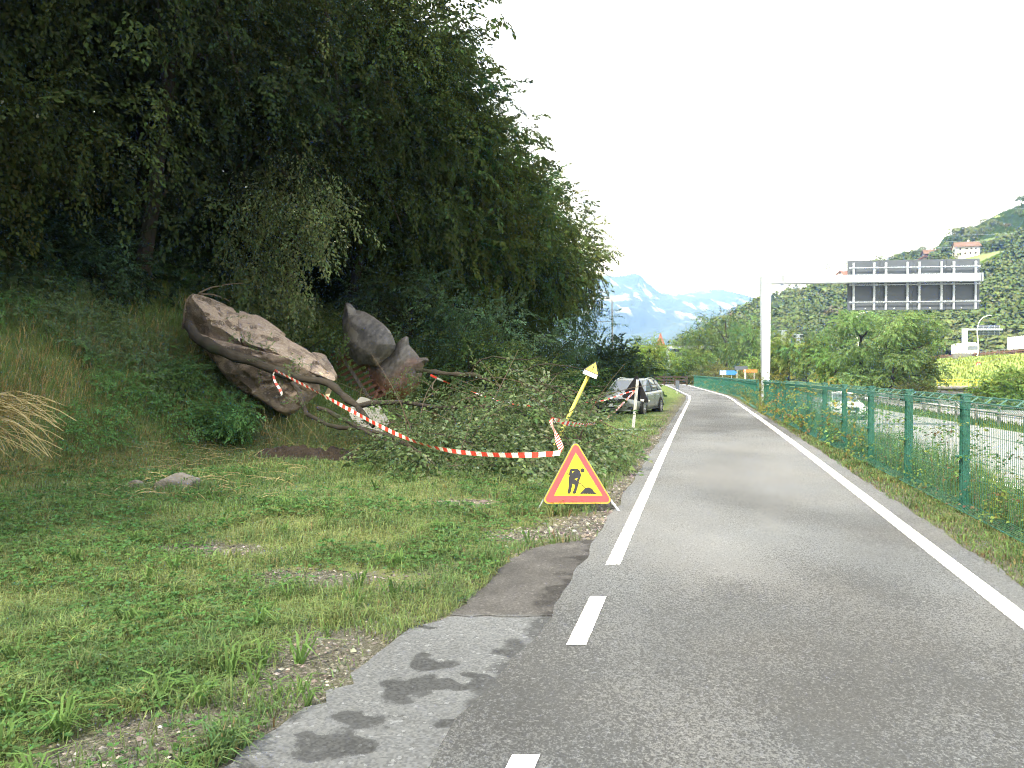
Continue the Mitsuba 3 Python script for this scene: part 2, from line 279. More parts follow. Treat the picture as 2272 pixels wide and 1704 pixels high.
def ribbon(y0, y1, fl, fr, dz, step=0.5, zf=None, cols=2):
    y = np.arange(y0, y1 + 1e-6, step); t = np.linspace(0, 1, cols)
    X = fl(y)[:, None] * (1 - t) + fr(y)[:, None] * t; Y = np.repeat(y[:, None], cols, 1)
    Z = (base_z(Y) if zf is None else zf(X, Y)) + dz
    return grid(np.stack([X, Y, Z], -1)[:, ::-1])
W = 2.77
rough_edge = lambda y, s: 0.05 * (meshkit.fbm(np.stack([y * 2.5, y * 0 + s, y * 0], -1), 3, s) - 0.5)
struct('cycle_path', ply(ribbon(-25, 139, lambda y: path_left(y) - 0.26 + rough_edge(y, 1) * 2.2 - 0.10 * ss(5.0, 3.6, y), lambda y: path_left(y) + W + 0.33 + rough_edge(y, 2) * 2, 0.014, 0.15), 'asphalt', smooth=True))
# apron slabs beside the path: polygons on the ground
def slab(name, pts, bsdf, z):
    poly = Polygon(pts); m = trimesh.creation.extrude_polygon(poly, 0.012, engine='earcut'); m.apply_translation([0, 0, z - 0.012]); return struct(name, ply(m, bsdf))
rng = np.random.default_rng(5)
def jag(pts, step, amp, seed):
    p = np.array(LineString(pts).segmentize(step).coords); r = np.random.default_rng(seed)
    p[1:-1] += r.normal(0, amp, (len(p) - 2, 2)); return [tuple(x) for x in p]
edge_out = jag([(-2.6, -3), (-1.75, 1.5), (-1.17, 3.24), (-0.88, 3.97), (-0.66, 4.88), (-0.40, 5.2)], 0.12, 0.02, 1)
cross = jag([(-0.40, 5.2), (0.0, 5.17), (0.30, 5.2)], 0.08, 0.012, 2)
seam1 = jag([(0.30, 5.2), (0.22, 4.83), (0.05, 4.15), (-0.16, 3.24), (-0.6, 1.3), (-1.6, -3)], 0.1, 0.012, 3)
slab('apron_slab', edge_out + cross[1:] + seam1[1:], 'apron_asphalt', 0.0095)
edge2 = jag([(-0.40, 5.215), (-0.2, 5.9), (-0.02, 6.8), (0.27, 7.3), (0.6, 7.5), (0.90, 7.62)], 0.12, 0.02, 4)
seam2 = jag([(0.95, 7.6), (0.64, 6.4), (0.5, 5.92), (0.31, 5.215)], 0.1, 0.012, 5)
slab('apron_slab_001', edge2 + seam2 + [(x, y + 0.015) for x, y in cross[::-1]][1:], 'apron_asphalt', 0.0125)
# painted lines
lines = [ribbon(6.55, 138, lambda y: path_left(y) - 0.06, lambda y: path_left(y) + 0.06, 0.019, 0.25),
         ribbon(-20, 138, lambda y: path_left(y) + W - 0.075, lambda y: path_left(y) + W + 0.075, 0.019, 0.25)]
k = thing('path_marking', 'white painted edge lines and dashes along the grey cycle path', 'road marking'); labels[k] = {'kind': 'structure'}
part(k, 'left_edge_line', lines[0], 'line_paint', smooth=True); part(k, 'right_edge_line', lines[1], 'line_paint', smooth=True)
for y0 in (4.62, 2.29, 0.25, -1.9, -4.1):
    part(k, 'dash', ribbon(y0, y0 + 1.0, lambda y: path_left(y) - 0.058, lambda y: path_left(y) + 0.058, 0.019, 0.25), 'line_paint', smooth=True)
# motorway beyond the fence, lower than the path
zr = lambda X, Y: base_z(Y) - 0.86 + 0 * X
struct('motorway', ply(ribbon(-30, 100, lambda y: road_x(y) + 2.9, lambda y: road_x(y) + 10.6, 0.03, 1.0, zr), 'highway_asphalt', smooth=True))
struct('motorway_001', ply(ribbon(-30, 100, lambda y: road_x(y) + 12.6, lambda y: road_x(y) + 21.5, 0.03, 1.0, zr), 'highway_asphalt', smooth=True))
struct('motorway_marking', ply(ribbon(-30, 100, lambda y: road_x(y) + 3.6, lambda y: road_x(y) + 3.78, 0.04, 1.0, zr), 'line_paint', smooth=True))

# ------------------------------------------------------------------ foliage machinery
def spray_proto(n, L, ll, lw, droop, seed, curl=0.35):
    r = np.random.default_rng(seed)
    t = np.linspace(0.12, 1, n); side = np.where(np.arange(n) % 2 == 0, 1.0, -1.0)
    base = np.stack([L * t, r.normal(0, 0.05 * L, n) + side * 0.12 * L * (1 - t) * r.random(n) * 2, -droop * L * t ** 2 + r.normal(0, 0.03 * L, n)], 1)
    d = norm(np.stack([0.5 + 0.5 * t + r.normal(0, 0.25, n), side * (1.0 - 0.7 * t) + r.normal(0, 0.3, n), -0.35 - 0.5 * droop + r.normal(0, 0.3, n)], 1))
    up_ = norm(np.stack([r.normal(0.15, 0.3, n), r.normal(0, 0.35, n), np.ones(n)], 1))
    s = norm(np.cross(up_, d)); nn = np.cross(d, s)
    l = ll * r.uniform(0.7, 1.2, n)[:, None]; w = lw * r.uniform(0.8, 1.2, n)[:, None]
    tip = base + d * l; mid = base + d * l * 0.45
    q = np.stack([base, mid + s * w / 2 + nn * w * curl * 0.4, tip - nn * l * 0.12, mid - s * w / 2 + nn * w * curl * 0.4], 1)
    return q  # (n,4,3)
def leaves_mesh(quads, cols):
    n = len(quads); v = quads.reshape(-1, 3); i = np.arange(n)[:, None] * 4
    f = np.vstack([i + [0, 1, 2], i + [0, 2, 3]])
    return trimesh.Trimesh(v, f, process=False), np.clip(np.repeat(cols, 4, 0), 0.003, 0.9)
def put_sprays(protos, pos, dirs, scale, r, color, jit=0.25, spread=None, upv=None):
    """sprays placed with their axis along dirs; returns quads, cols"""
    pos, dirs = np.asarray(pos, float), norm(dirs); N = len(pos); which = r.integers(0, len(protos), N)
    z = np.array([0, 0, 1.0]) if upv is None else upv
    yv = np.cross(np.broadcast_to(z, dirs.shape), dirs) + 1e-4; yv = norm(yv); zv = np.cross(dirs, yv)
    roll = r.normal(0, 0.45, N)[:, None]; y2 = np.cos(roll) * yv + np.sin(roll) * zv; z2 = np.cross(dirs, y2)
    sc = np.broadcast_to(scale, (N,)) * r.uniform(0.75, 1.25, N)
    qs, cs = [], []
    col = np.broadcast_to(color, (N, 3))
    for k in range(len(protos)):
        m = which == k
        if not m.any(): continue
        P = protos[k]; R = np.stack([dirs[m], y2[m], z2[m]], 2) * sc[m][:, None, None]
        q = np.einsum('nij,lkj->nlki', R, P) + pos[m][:, None, None, :]
        c = col[m][:, None, :] * (1 + jit * (r.random((m.sum(), len(P), 1)) - 0.5) * 2) * (1 + 0.12 * r.normal(0, 1, (m.sum(), 1, 1)))
        c = c * (1 + 0.08 * r.normal(0, 1, c.shape))
        qs.append(q.reshape(-1, 4, 3)); cs.append(c.reshape(-1, 3))
    return np.concatenate(qs), np.concatenate(cs)
P_FOREST = [spray_proto(22, 0.95, 0.125, 0.075, 0.35, s) for s in (1, 2, 3, 4)]
P_FALLEN = [spray_proto(24, 0.95, 0.115, 0.062, 0.35, s, 0.5) for s in (11, 12, 13, 14)]
P_SHRUB = [spray_proto(18, 0.7, 0.12, 0.07, 0.4, s) for s in (21, 22, 23)]
P_COARSE = [spray_proto(16, 2.0, 0.40, 0.24, 0.45, s) for s in (31, 32, 33)]
P_FINE = [spray_proto(18, 0.9, 0.20, 0.12, 0.3, s) for s in (41, 42, 43)]
def sphere_dirs(n, r): return norm(r.normal(0, 1, (n, 3)))
def crown(center, rad, nblob, per, r, protos, color, scale=1.0, droop=0.5, face=None, blob=0.42, jit=0.25, colvar=0.25, inner=0.15):
    """leaf sprays on lumps spread through an ellipsoid"""
    center, rad = np.array(center, float), np.array(rad, float)
    bd = sphere_dirs(nblob, r)
    if face is not None:
        m = (bd @ norm(face)) < -0.25; bd[m & (r.random(nblob) < 0.7)] *= -1
    bc = center + bd * rad * (r.uniform(0.5, 0.95, nblob)[:, None])
    br = np.mean(rad) * blob * r.uniform(0.65, 1.3, nblob)
    pos, dirs, col = [], [], []
    color = np.array(color)
    for k in range(nblob):
        d = sphere_dirs(per, r); d[:, 2] = np.abs(d[:, 2]) * np.where(r.random(per) < 0.7, 1, -1)
        rr = br[k] * np.where(r.random(per) < inner, r.uniform(0.2, 0.8, per), r.uniform(0.75, 1.08, per))
        pos.append(bc[k] + d * rr[:, None] * np.array([1, 1, 0.8])); out = norm((bc[k] - center) / rad)
        dirs.append(d * 0.7 + out * 0.35 + r.normal(0, 0.45, d.shape) + [0, 0, -droop])
        tint = 1 + colvar * r.normal(0, 1) * 0.6
        c = color * tint * (1 + np.array([0.10, 0, -0.05]) * r.normal(0, 1))
        col.append(np.tile(c * (1 + 0.5 * (r.random() < 0.25)), (per, 1)) * r.uniform(0.75, 1.3, (per, 1)))
    return put_sprays(protos, np.concatenate(pos), np.concatenate(dirs), scale, r, np.concatenate(col), jit), bc
def trunk_mesh(p0, p1, r0, r1, r, branches=(), wob=0.08, sides=8):
    pts = smooth_path([p0, np.array(p0) * 0.5 + np.array(p1) * 0.5 + r.normal(0, wob * 3, 3) * [1, 1, 0.2], p1], 9, wob * 0.3, r)
    ms = [tube(pts, np.linspace(r0, r1, 9) * np.r_[1.35, np.ones(8)], sides)]
    for b in branches:
        k = r.integers(3, 8); mid = pts[k] * 0.5 + np.array(b) * 0.5 + [0, 0, 0.25 * np.linalg.norm(np.array(b) - pts[k]) * 0.5]
        ms.append(tube(smooth_path([pts[k], mid, b], 6), np.linspace(r0 * 0.45, 0.02, 6), 6))
    return cat_(ms)
def tree(name, label, cat, base, h, rad, cz, nblob, per, protos, color, seed, r0=0.16, group=None, scale=1.0, lean=(0, 0), face=None, leaf='leaf', parts=True, **kw):
    r = np.random.default_rng(seed); base = np.array(base, float); c = base + [lean[0], lean[1], cz]
    (q, cl), bc = crown(c, rad, nblob, per, r, protos, color, scale, face=face, **kw)
    k = thing(name, label, cat, group)
    m, vc = leaves_mesh(q, cl)
    part(k, 'trunk', trunk_mesh(base - [0, 0, 0.3], c + [0, 0, rad[2] * 0.55], r0, r0 * 0.3, r, [bc[i] for i in r.choice(len(bc), min(7, len(bc)), replace=False)]), 'bark', smooth=40)
    part(k, 'crown', m, leaf, color=vc)
    return k

# ------------------------------------------------------------------ fallen boulder, wreck, slabs
def displaced_hull(pts, edge, amp, freq, seed, planar=0.0):
    m = trimesh.convex.convex_hull(np.array(pts, float))
    man = manifold3d.Manifold(manifold3d.Mesh(np.asarray(m.vertices, np.float32), np.asarray(m.faces, np.uint32))).refine_to_length(edge)
    mm = man.to_mesh(); m = trimesh.Trimesh(mm.vert_properties[:, :3], mm.tri_verts, process=True)
    trimesh.smoothing.filter_laplacian(m, lamb=0.4, iterations=3)
    v = np.array(m.vertices); n = np.array(m.vertex_normals)
    d = amp * (meshkit.fbm(v * freq, 4, seed) - 0.5) * 2
    d = d + planar * (np.floor(meshkit.fbm(v * freq * 0.45, 2, seed + 9) * 7) / 7 - 0.5)
    return trimesh.Trimesh(v + n * d[:, None], m.faces, process=False)
B = []
for x, y, Y in [(412, 662, 17.4), (428, 650, 17.5), (470, 660, 18.0), (520, 680, 18.3), (575, 706, 18.4), (630, 740, 18.2), (690, 782, 17.9), (735, 828, 17.3), (744, 842, 17.0),
                (425, 660, 16.8), (470, 712, 16.5), (545, 762, 16.35), (615, 788, 16.3), (690, 826, 16.5), (740, 846, 16.8),
                (404, 690, 17.2), (408, 728, 17.4), (470, 780, 17.0), (560, 870, 16.7), (625, 920, 16.8), (668, 908, 16.9), (705, 870, 16.9), (520, 860, 17.6), (640, 925, 17.8), (700, 860, 18.0), (450, 780, 18.6), (560, 830, 19.0)]:
    B.append(nat(x, y, Y))
H1 = [nat(x, y, Y) for x, y, Y in [(412, 662, 17.4), (428, 650, 17.5), (470, 662, 18.0), (518, 683, 18.2), (528, 700, 17.4), (425, 660, 16.85), (470, 714, 16.6), (535, 760, 16.5), (404, 690, 17.2), (406, 722, 17.4), (470, 782, 17.0), (540, 800, 16.9), (440, 770, 18.4), (540, 780, 18.8)]]
H2 = [nat(x, y, Y) for x, y, Y in [(522, 690, 17.9), (540, 684, 18.2), (580, 704, 18.4), (635, 742, 18.3), (690, 780, 18.0), (735, 826, 17.3), (746, 842, 17.0), (515, 735, 16.9), (555, 764, 16.45), (612, 782, 16.4), (690, 826, 16.6), (742, 846, 16.8), (520, 775, 17.1), (560, 830, 18.9)]]
H3 = [nat(x, y, Y) for x, y, Y in [(440, 740, 16.75), (470, 765, 16.6), (560, 775, 16.42), (640, 796, 16.38), (705, 835, 16.55), (712, 868, 16.8), (668, 908, 16.75), (625, 918, 16.65), (560, 876, 16.5), (490, 820, 16.65), (520, 860, 17.6), (640, 925, 17.8), (700, 860, 18.0), (440, 770, 18.6), (560, 830, 19.0)]]
def hull_man(p): m = trimesh.convex.convex_hull(np.array(p)); return manifold3d.Manifold(manifold3d.Mesh(np.asarray(m.vertices, np.float32), np.asarray(m.faces, np.uint32)))
man = (hull_man(H1) + hull_man(H2) + hull_man(H3)).refine_to_length(0.06); mm = man.to_mesh(); m = trimesh.Trimesh(mm.vert_properties[:, :3], mm.tri_verts, process=True)
trimesh.smoothing.filter_laplacian(m, lamb=0.4, iterations=1); v = np.array(m.vertices); n = np.array(m.vertex_normals)
d_ = 0.09 * (meshkit.fbm(v * 1.7, 5, 3) - .5) + 0.05 * (np.floor(meshkit.fbm(v * .9, 3, 12) * 9) / 9 - .5) - 0.07 * ss(.56, .60, meshkit.fbm(v * [2.2, 2.2, 3.0], 3, 21))
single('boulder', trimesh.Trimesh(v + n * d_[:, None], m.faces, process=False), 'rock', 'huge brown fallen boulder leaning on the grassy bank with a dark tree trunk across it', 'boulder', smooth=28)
# thin stone ledge lying behind the boulder's right end
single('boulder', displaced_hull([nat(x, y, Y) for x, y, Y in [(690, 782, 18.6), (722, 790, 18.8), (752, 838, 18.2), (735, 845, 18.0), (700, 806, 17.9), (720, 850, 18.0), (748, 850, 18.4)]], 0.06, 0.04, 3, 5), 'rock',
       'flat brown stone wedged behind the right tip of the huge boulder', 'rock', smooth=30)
def ground_hit(u, v, lo=3, hi=120):
    Y = np.linspace(lo, hi, 6000); P = np.array([at(u, v, 1.0) - EYE]) * Y[:, None] + EYE
    h = P[:, 2] - g(P[:, 0], P[:, 1]); i = np.argmax(h < 0); return P[i]
def rock_at(u, v, w, d, h, seed, label, bsdf='grey_stone'):
    p = ground_hit(u, v); r = np.random.default_rng(seed)
    pts = [(w / 2 * a * r.uniform(.8, 1), d / 2 * b * r.uniform(.8, 1), c) for a in (-1, -.4, .4, 1) for b in (-1, 1) for c in (-0.15, h * r.uniform(.6, 1.0) * (0.7 if abs(a) == 1 else 1))]
    m = displaced_hull(pts, 0.035, 0.03, 5, seed, 0.03); m.apply_translation(p); return single('rock', m, bsdf, label, 'rock', smooth=30)
rock_at(177, 488, 0.54, 0.46, 0.19, 3, 'flat grey stone lying in the mown grass below the bank')
rock_at(135, 488, 0.2, 0.2, 0.14, 8, 'small grey stone half sunk in the grass left of the flat stone')
def curved_sheet(outline, org, mppx, bulge, thick, fold, seed, res=0.055):
    """a thick sheet with the measured outline, bulging towards the viewer side (-y)"""
    O = np.array(outline, float); c = O.mean(0); poly = Polygon([((x - c[0]) * mppx, -(y - c[1]) * mppx) for x, y in O]).buffer(-0.05).buffer(0.10).buffer(-0.05)
    m = trimesh.creation.extrude_polygon(poly, thick, engine='earcut')
    man = manifold3d.Manifold(manifold3d.Mesh(np.asarray(m.vertices, np.float32), np.asarray(m.faces, np.uint32))).refine_to_length(res)
    mm = man.to_mesh(); m = trimesh.Trimesh(mm.vert_properties[:, :3], mm.tri_verts, process=True)
    v = np.array(m.vertices); ex = poly.bounds; R = max(ex[2] - ex[0], ex[3] - ex[1]) / 2
    d = np.array([poly.exterior.distance(Point(a[0], a[1])) for a in v])
    dep = bulge * (1 - np.clip(1 - d / (0.55 * R), 0, 1) ** 2) + fold(v[:, 0], v[:, 1])
    nz = 0.035 * (meshkit.fbm(np.stack([v[:, 0] * 3, v[:, 1] * 3, 0 * d], 1), 4, seed) - 0.5) * 2
    w = np.stack([v[:, 0], -(v[:, 2] + dep + nz), v[:, 1]], 1)
    return trimesh.Trimesh(w + np.array(org), m.faces, process=False), c
def z2n(p): return 730 + p[0] / 6.38, 650 + p[1] / 6.38
up_lobe = [(215, 150), (265, 130), (310, 165), (370, 235), (500, 265), (620, 330), (760, 430), (870, 540), (920, 640), (955, 740), (940, 800), (870, 890), (780, 960), (700, 1050), (600, 1020), (480, 1005), (420, 1025), (370, 960), (290, 880), (220, 790), (190, 700), (215, 600), (190, 480), (180, 380), (200, 300), (210, 220)]
lo_lobe = [(900, 800), (960, 730), (1040, 650), (1125, 600), (1140, 740), (1230, 840), (1290, 920), (1390, 910), (1425, 965), (1350, 1000), (1320, 1130), (1300, 1260), (1230, 1370), (1120, 1470), (1000, 1520), (880, 1510), (750, 1460), (660, 1390), (610, 1270), (575, 1130), (590, 1000), (700, 960), (800, 900)]
k = thing('wreckage', 'torn dark grey two lobed shell with rust stains right of the huge boulder', 'debris')
for nm, ol, Yd, bl, fo, sd in (('upper_lobe', up_lobe, 20.6, 0.42, lambda x, y: 0.10 * x - 0.10 * y, 1), ('lower_lobe', lo_lobe, 20.85, 0.30, lambda x, y: 0.06 * y, 2)):
    s = (1024 / 2272) / 6.38 / F * Yd; c = np.mean(ol, 0); x, y = z2n(c)
    m, _ = curved_sheet(ol, nat(x, y, Yd), s, bl, 0.09, fo, sd)
    part(k, nm, m, 'scorched_shell', label='grey upper lobe with a pointed tip' if nm == 'upper_lobe' else 'lower lobe with rusty brown patches', smooth=45)
# rusty slatted grate
k = thing('grate', 'rusty brown slatted grate standing askew between the boulder and the torn shell', 'grate')
gc = nat(782, 832, 20.9); ga = norm(nat(830, 800, 20.7) - nat(700, 866, 21.1)); gb = norm(nat(850, 915, 20.6) - nat(768, 790, 21.1)); gn = norm(np.cross(ga, gb))
for i in range(11):
    o = gc + gb * (-0.78 + 0.165 * i); part(k, 'slat', bar(o - ga * 0.62, o + ga * 0.62, 0.075, 0.022, gn), 'rust')
for j, s in enumerate((-0.45, 0.05, 0.5)): part(k, 'crossbar', bar(gc + ga * s - gb * 0.92 - gn * 0.03, gc + ga * s + gb * 0.92 - gn * 0.03, 0.085, 0.03, gn), 'grey_board' if j == 1 else 'rust')
part(k, 'rim', tube(smooth_path([nat(792, 772, 20.9), nat(765, 793, 21), nat(733, 812, 21.1)], 6), 0.045, 8), 'rust', smooth=40)
part(k, 'rim', tube(smooth_path([nat(838, 872, 20.6), nat(826, 890, 20.5)], 4), 0.05, 8), 'rust', smooth=40)
single('concrete_slab', displaced_hull([nat(x, y, Y) for x, y, Y in [(770, 910, 17.0), (800, 880, 17.4), (838, 892, 17.5), (868, 940, 17.2), (850, 962, 16.6), (790, 945, 16.5), (775, 925, 16.6), (845, 950, 17.3)]], 0.05, 0.02, 3, 6), 'concrete', 'pale grey broken concrete slab behind the sagging tape below the grate', 'slab', smooth=30)

# ------------------------------------------------------------------ fallen tree: trunk over the boulder, branches and heap of leaves
r = np.random.default_rng(77)
k = thing('fallen_tree', 'uprooted tree lying across the boulder with its broken leafy crown heaped on the grass', 'tree')
def limb(pts, r0, r1, nm='branch', n=14, wob=0.012, bsdf='bark', sides=8, label=None):
    p = smooth_path([nat(*q) for q in pts], n, wob, r); part(k, nm, tube(p, np.linspace(r0, r1, n) * (1 + .16 * r.normal(0, 1, n).clip(-1.2, 1.6)), sides), bsdf, label=label, smooth=60); return p
TR = limb([(418, 722, 16.7), (470, 768, 16.2), (540, 795, 15.95), (610, 822, 15.9), (660, 838, 15.9), (715, 846, 15.8), (752, 868, 15.6), (790, 905, 15.4), (830, 945, 15.2)], 0.115, 0.06, 'trunk', 26, label='dark mossy trunk lying across the face of the boulder')
L1 = limb([(790, 903, 15.4), (860, 892, 15.5), (930, 896, 15.6), (985, 905, 15.6), (1050, 903, 15.8), (1120, 908, 16.2), (1180, 925, 16.5)], 0.055, 0.018)
limb([(985, 905, 15.6), (1010, 940, 15.2), (1000, 990, 14.8)], 0.016, 0.006)
L2 = limb([(650, 850, 15.6), (672, 895, 15.0), (690, 922, 14.6), (740, 945, 14.3), (790, 952, 14.0), (850, 975, 13.6), (905, 992, 13.2)], 0.05, 0.025)
L3 = limb([(705, 905, 14.8), (760, 930, 14.4), (800, 948, 14.1), (870, 970, 13.5), (940, 1010, 12.8), (970, 1035, 12.4)], 0.045, 0.02)
L4 = limb([(845, 912, 15.3), (880, 918, 15.1), (915, 950, 14.7), (930, 1000, 14.0)], 0.035, 0.015)
L5 = limb([(925, 822, 19.2), (985, 828, 18.8), (1042, 832, 18.3), (1080, 842, 17.8)], 0.06, 0.045, label='reddish brown bare branch sticking out right of the torn shell')
limb([(1042, 832, 18.3), (1060, 805, 18.0), (1085, 793, 17.6), (1140, 798, 17.2), (1200, 790, 16.8)], 0.025, 0.007)
limb([(1130, 818, 17.5), (1180, 815, 17.0), (1200, 807, 16.8), (1260, 814, 16.6), (1310, 818, 16.4)], 0.02, 0.006)
limb([(1185, 842, 17.0), (1215, 835, 16.9), (1262, 815, 16.6)], 0.016, 0.006)
limb([(1190, 845, 16.8), (1225, 860, 16.4), (1245, 875, 16.2), (1265, 890, 16.0)], 0.02, 0.008)
limb([(1210, 905, 16.2), (1225, 890, 16.1), (1250, 882, 16.0)], 0.014, 0.006)
limb([(1100, 865, 16.5), (1160, 860, 16.5), (1300, 858, 16.2), (1360, 856, 16.0)], 0.012, 0.005)
for i in range(105):   # twigs poking out of the heap
    x = r.uniform(860, 1380); y = r.uniform(860, 1060); Y = 11.8 + (1060 - y) / 200 * 5 + r.uniform(0, 1)
    x = min(x, 1290); a = nat(x, y, Y); d = norm(r.normal(0, 1, 3) * [1, 0.6, 0.55] - [.3, 0, 0]); L = r.uniform(0.5, 1.9); mid = a + d * L * 0.5 + r.normal(0, 0.06, 3)
    part(k, 'twig', tube(smooth_path([a, mid, a + d * L + [0, 0, -0.08]], 6), np.linspace(r.uniform(0.008, 0.016), 0.004, 6), 5), 'twig_bark', smooth=True)
part(k, 'split_end', displaced_hull([nat(730, 862, 15.4), nat(738, 872, 15.3), nat(726, 895, 15.3), nat(720, 880, 15.4), nat(733, 868, 15.7), nat(722, 893, 15.5)], 0.03, 0.01, 9, 2), 'split_wood', label='pale splintered wood where the trunk broke', smooth=30)
part(k, 'split_end', displaced_hull([nat(704, 838, 15.6), nat(716, 842, 15.5), nat(722, 852, 15.5), nat(708, 846, 15.5), nat(712, 846, 15.8)], 0.03, 0.01, 9, 3), 'split_wood', label='pale splintered wood where the trunk broke', smooth=30)
part(k, 'split_end', displaced_hull([nat(620, 840, 15.6), nat(634, 838, 15.6), nat(630, 846, 15.5), nat(622, 845, 15.6), nat(628, 842, 15.8)], 0.03, 0.01, 9, 4), 'split_wood', smooth=30)
# the heap: sprays spread through a mound whose plan and height were measured
HP = [(-1.9, 13.8, .35, .6), (-1.3, 12.7, .42, .8), (-0.7, 12.2, .45, .9), (0.1, 12.1, .5, .9), (0.5, 12.9, .6, .9), (-0.9, 13.4, .75, .9), (-1.8, 14.6, .6, .8), (-0.2, 13.6, .8, 1.0), (0.75, 13.8, .7, .8), (1.0, 15.0, .7, .8),
      (0.4, 15.0, 1.0, 1.0), (-0.7, 15.0, .95, 1.0), (-1.6, 16.2, .75, .8), (-0.4, 16.4, 1.1, 1.0), (0.8, 16.5, 1.15, 1.0), (1.2, 16.4, .65, .6), (1.45, 17.6, .5, .5), (1.0, 18.0, .9, .7), (0.3, 18.0, 1.25, 1.0), (-0.6, 18.2, 1.0, .8), (1.4, 18.9, .6, .5), (0.8, 19.6, .9, .7), (1.75, 18.0, .3, .35)]
pos, dirs, col = [], [], []
for x, y, h, rad in HP:
    x = x if x < .7 else .7 + (x - .7) * .6; h = h * (1 + (.4 if x < .5 else .15) * ss(14, 17, y))
    n = int(54 * rad * rad); a = r.uniform(0, 2 * np.pi, n); q = rad * np.sqrt(r.random(n)); zz = h * np.sqrt(np.clip(1 - (q / rad) ** 2, 0, 1)) * r.uniform(0.35, 1.05, n)
    P = np.stack([x + q * np.cos(a), y + q * np.sin(a), g(x, y) + zz + 0.05], 1); pos.append(P)
    d = np.stack([np.cos(a) * q / rad + 0.15, np.sin(a) * q / rad - 0.3, r.normal(0.0, 0.45, n)], 1) + r.normal(0, 0.35, (n, 3)); dirs.append(d)
    pale = r.random((n, 1)); col.append(np.where(pale < 0.22, np.array([0.235, 0.295, 0.175]), np.where(pale < 0.62, np.array([0.135, 0.19, 0.088]), np.array([0.09, 0.13, 0.06]))))
q, c = put_sprays(P_FALLEN, np.concatenate(pos), np.concatenate(dirs), 0.85, r, np.concatenate(col), 0.3)
m, vc = leaves_mesh(q, c); part(k, 'foliage', m, 'leaf', color=vc, label='wilting grey green leaves of the broken crown')
# leaves hanging on the wreck and round the trunk
pp = [nat(x, y, Y) for x, y, Y in [(915, 825, 19.3), (925, 845, 19.2), (910, 862, 19.2), (880, 850, 19.8), (900, 880, 19.0), (870, 880, 19.0), (830, 905, 15.2), (845, 925, 15.0), (700, 895, 14.7), (715, 905, 14.7), (800, 960, 15), (850, 930, 14.8), (600, 790, 16), (545, 735, 16.2), (640, 790, 16.1), (880, 870, 19.0), (1010, 880, 17.5), (1040, 860, 17.6), (990, 860, 17.9)]]
pp = np.repeat(np.array(pp), 5, 0) + r.normal(0, 0.12, (95, 3))
q, c = put_sprays(P_FALLEN, pp, r.normal(0, 1, (95, 3)) - [0, 0.4, 0.2], 0.42, r, np.array([0.12, 0.17, 0.075]))
m, vc = leaves_mesh(q, c); part(k, 'foliage', m, 'leaf', color=vc)

# ------------------------------------------------------------------ barrier tapes (printed red and white film)
def tape(pts, width, tw, label, sag=0.0, n=90, block=0.11, seed=1):
    r_ = np.random.default_rng(seed); P = smooth_path(pts, n); s = np.linspace(0, 1, n); P[:, 2] -= sag * 4 * s * (1 - s)
    L = np.r_[0, np.cumsum(np.linalg.norm(np.diff(P, axis=0), axis=1))]; nb = max(6, int(L[-1] / block)); t = np.linspace(0, L[-1], nb * 2 + 1)
    P = np.stack([np.interp(t, L, P[:, i]) for i in range(3)], 1); tang = norm(np.gradient(P, axis=0)); ang = tw(t / L[-1])[:, None]
    side = norm(np.cross(tang, [0, 0, 1.0])); upw = np.cross(side, tang); w = (np.cos(ang) * upw + np.sin(ang) * side) * width / 2
    V, Fc, Cc = [], [], []
    for i in range(len(P) - 1):
        cc = (0.72, 0.07, 0.05) if (i // 2) % 2 == 0 else (0.82, 0.82, 0.80); b = len(V)
        V += [P[i] - w[i], P[i + 1] - w[i + 1], P[i + 1] + w[i + 1], P[i] + w[i]]; Fc += [[b, b + 1, b + 2], [b, b + 2, b + 3]]; Cc += [cc] * 4
    return single('barrier_tape', trimesh.Trimesh(np.array(V), np.array(Fc), process=False), 'painted', label, 'tape', 'red and white barrier tapes round the fallen tree', color=np.array(Cc))
SA = at(561, 456, 9.1)
tape([nat(611, 822, 15.6), nat(700, 868, 14.3), nat(790, 917, 13.0), nat(880, 963, 11.9), nat(960, 992, 11.0), nat(1050, 1006, 10.2), nat(1130, 1010, 9.7), nat(1243, 1005, 9.14)], 0.062, lambda s: 0.25 + 0.35 * np.sin(11 * s) + 0.25 * np.sin(29 * s + 1), 'long red and white barrier tape sagging from the boulder to the roadworks sign')
tape([nat(611, 820, 15.6), nat(607, 830, 15.65), nat(612, 850, 15.6), nat(620, 862, 15.55), nat(625, 877, 15.5)], 0.05, lambda s: 0.8 + 2 * s, 'short loose end of barrier tape dangling on the face of the boulder', block=0.07)
tape([nat(1247, 1000, 9.14), nat(1236, 972, 10.4), nat(1225, 942, 11.8), nat(1222, 930, 12.4)], 0.075, lambda s: 0.5 + 0.5 * np.sin(7 * s), 'short steep barrier tape rising from the roadworks sign into the leaves', block=0.11)
tape([nat(1222, 930, 12.4), nat(1255, 938, 13.0), nat(1290, 943, 14), nat(1322, 938, 15.6), nat(1350, 925, 17.8), nat(1382, 895, 20.6), nat(1411, 866, 22.8)], 0.075, lambda s: 0.3 + 0.3 * np.sin(5 * s), 'wide barrier tape rising through the leaves to the back of the black warning sign', block=0.12)
tape([nat(1411, 866, 22.8), nat(1385, 873, 22.4), nat(1340, 888, 21.6), nat(1300, 893, 21.0)], 0.028, lambda s: 0.5 + 0 * s, 'barrier tape stretched across the bonnet of the parked car', block=0.16)
tape([nat(955, 832, 18.3), nat(1000, 852, 18.2), nat(1050, 870, 18.0), nat(1110, 890, 17.9), nat(1200, 897, 18)], 0.06, lambda s: 0.4 + 3 * s, 'twisted barrier tape half hidden among the leaves right of the torn shell', block=0.16)

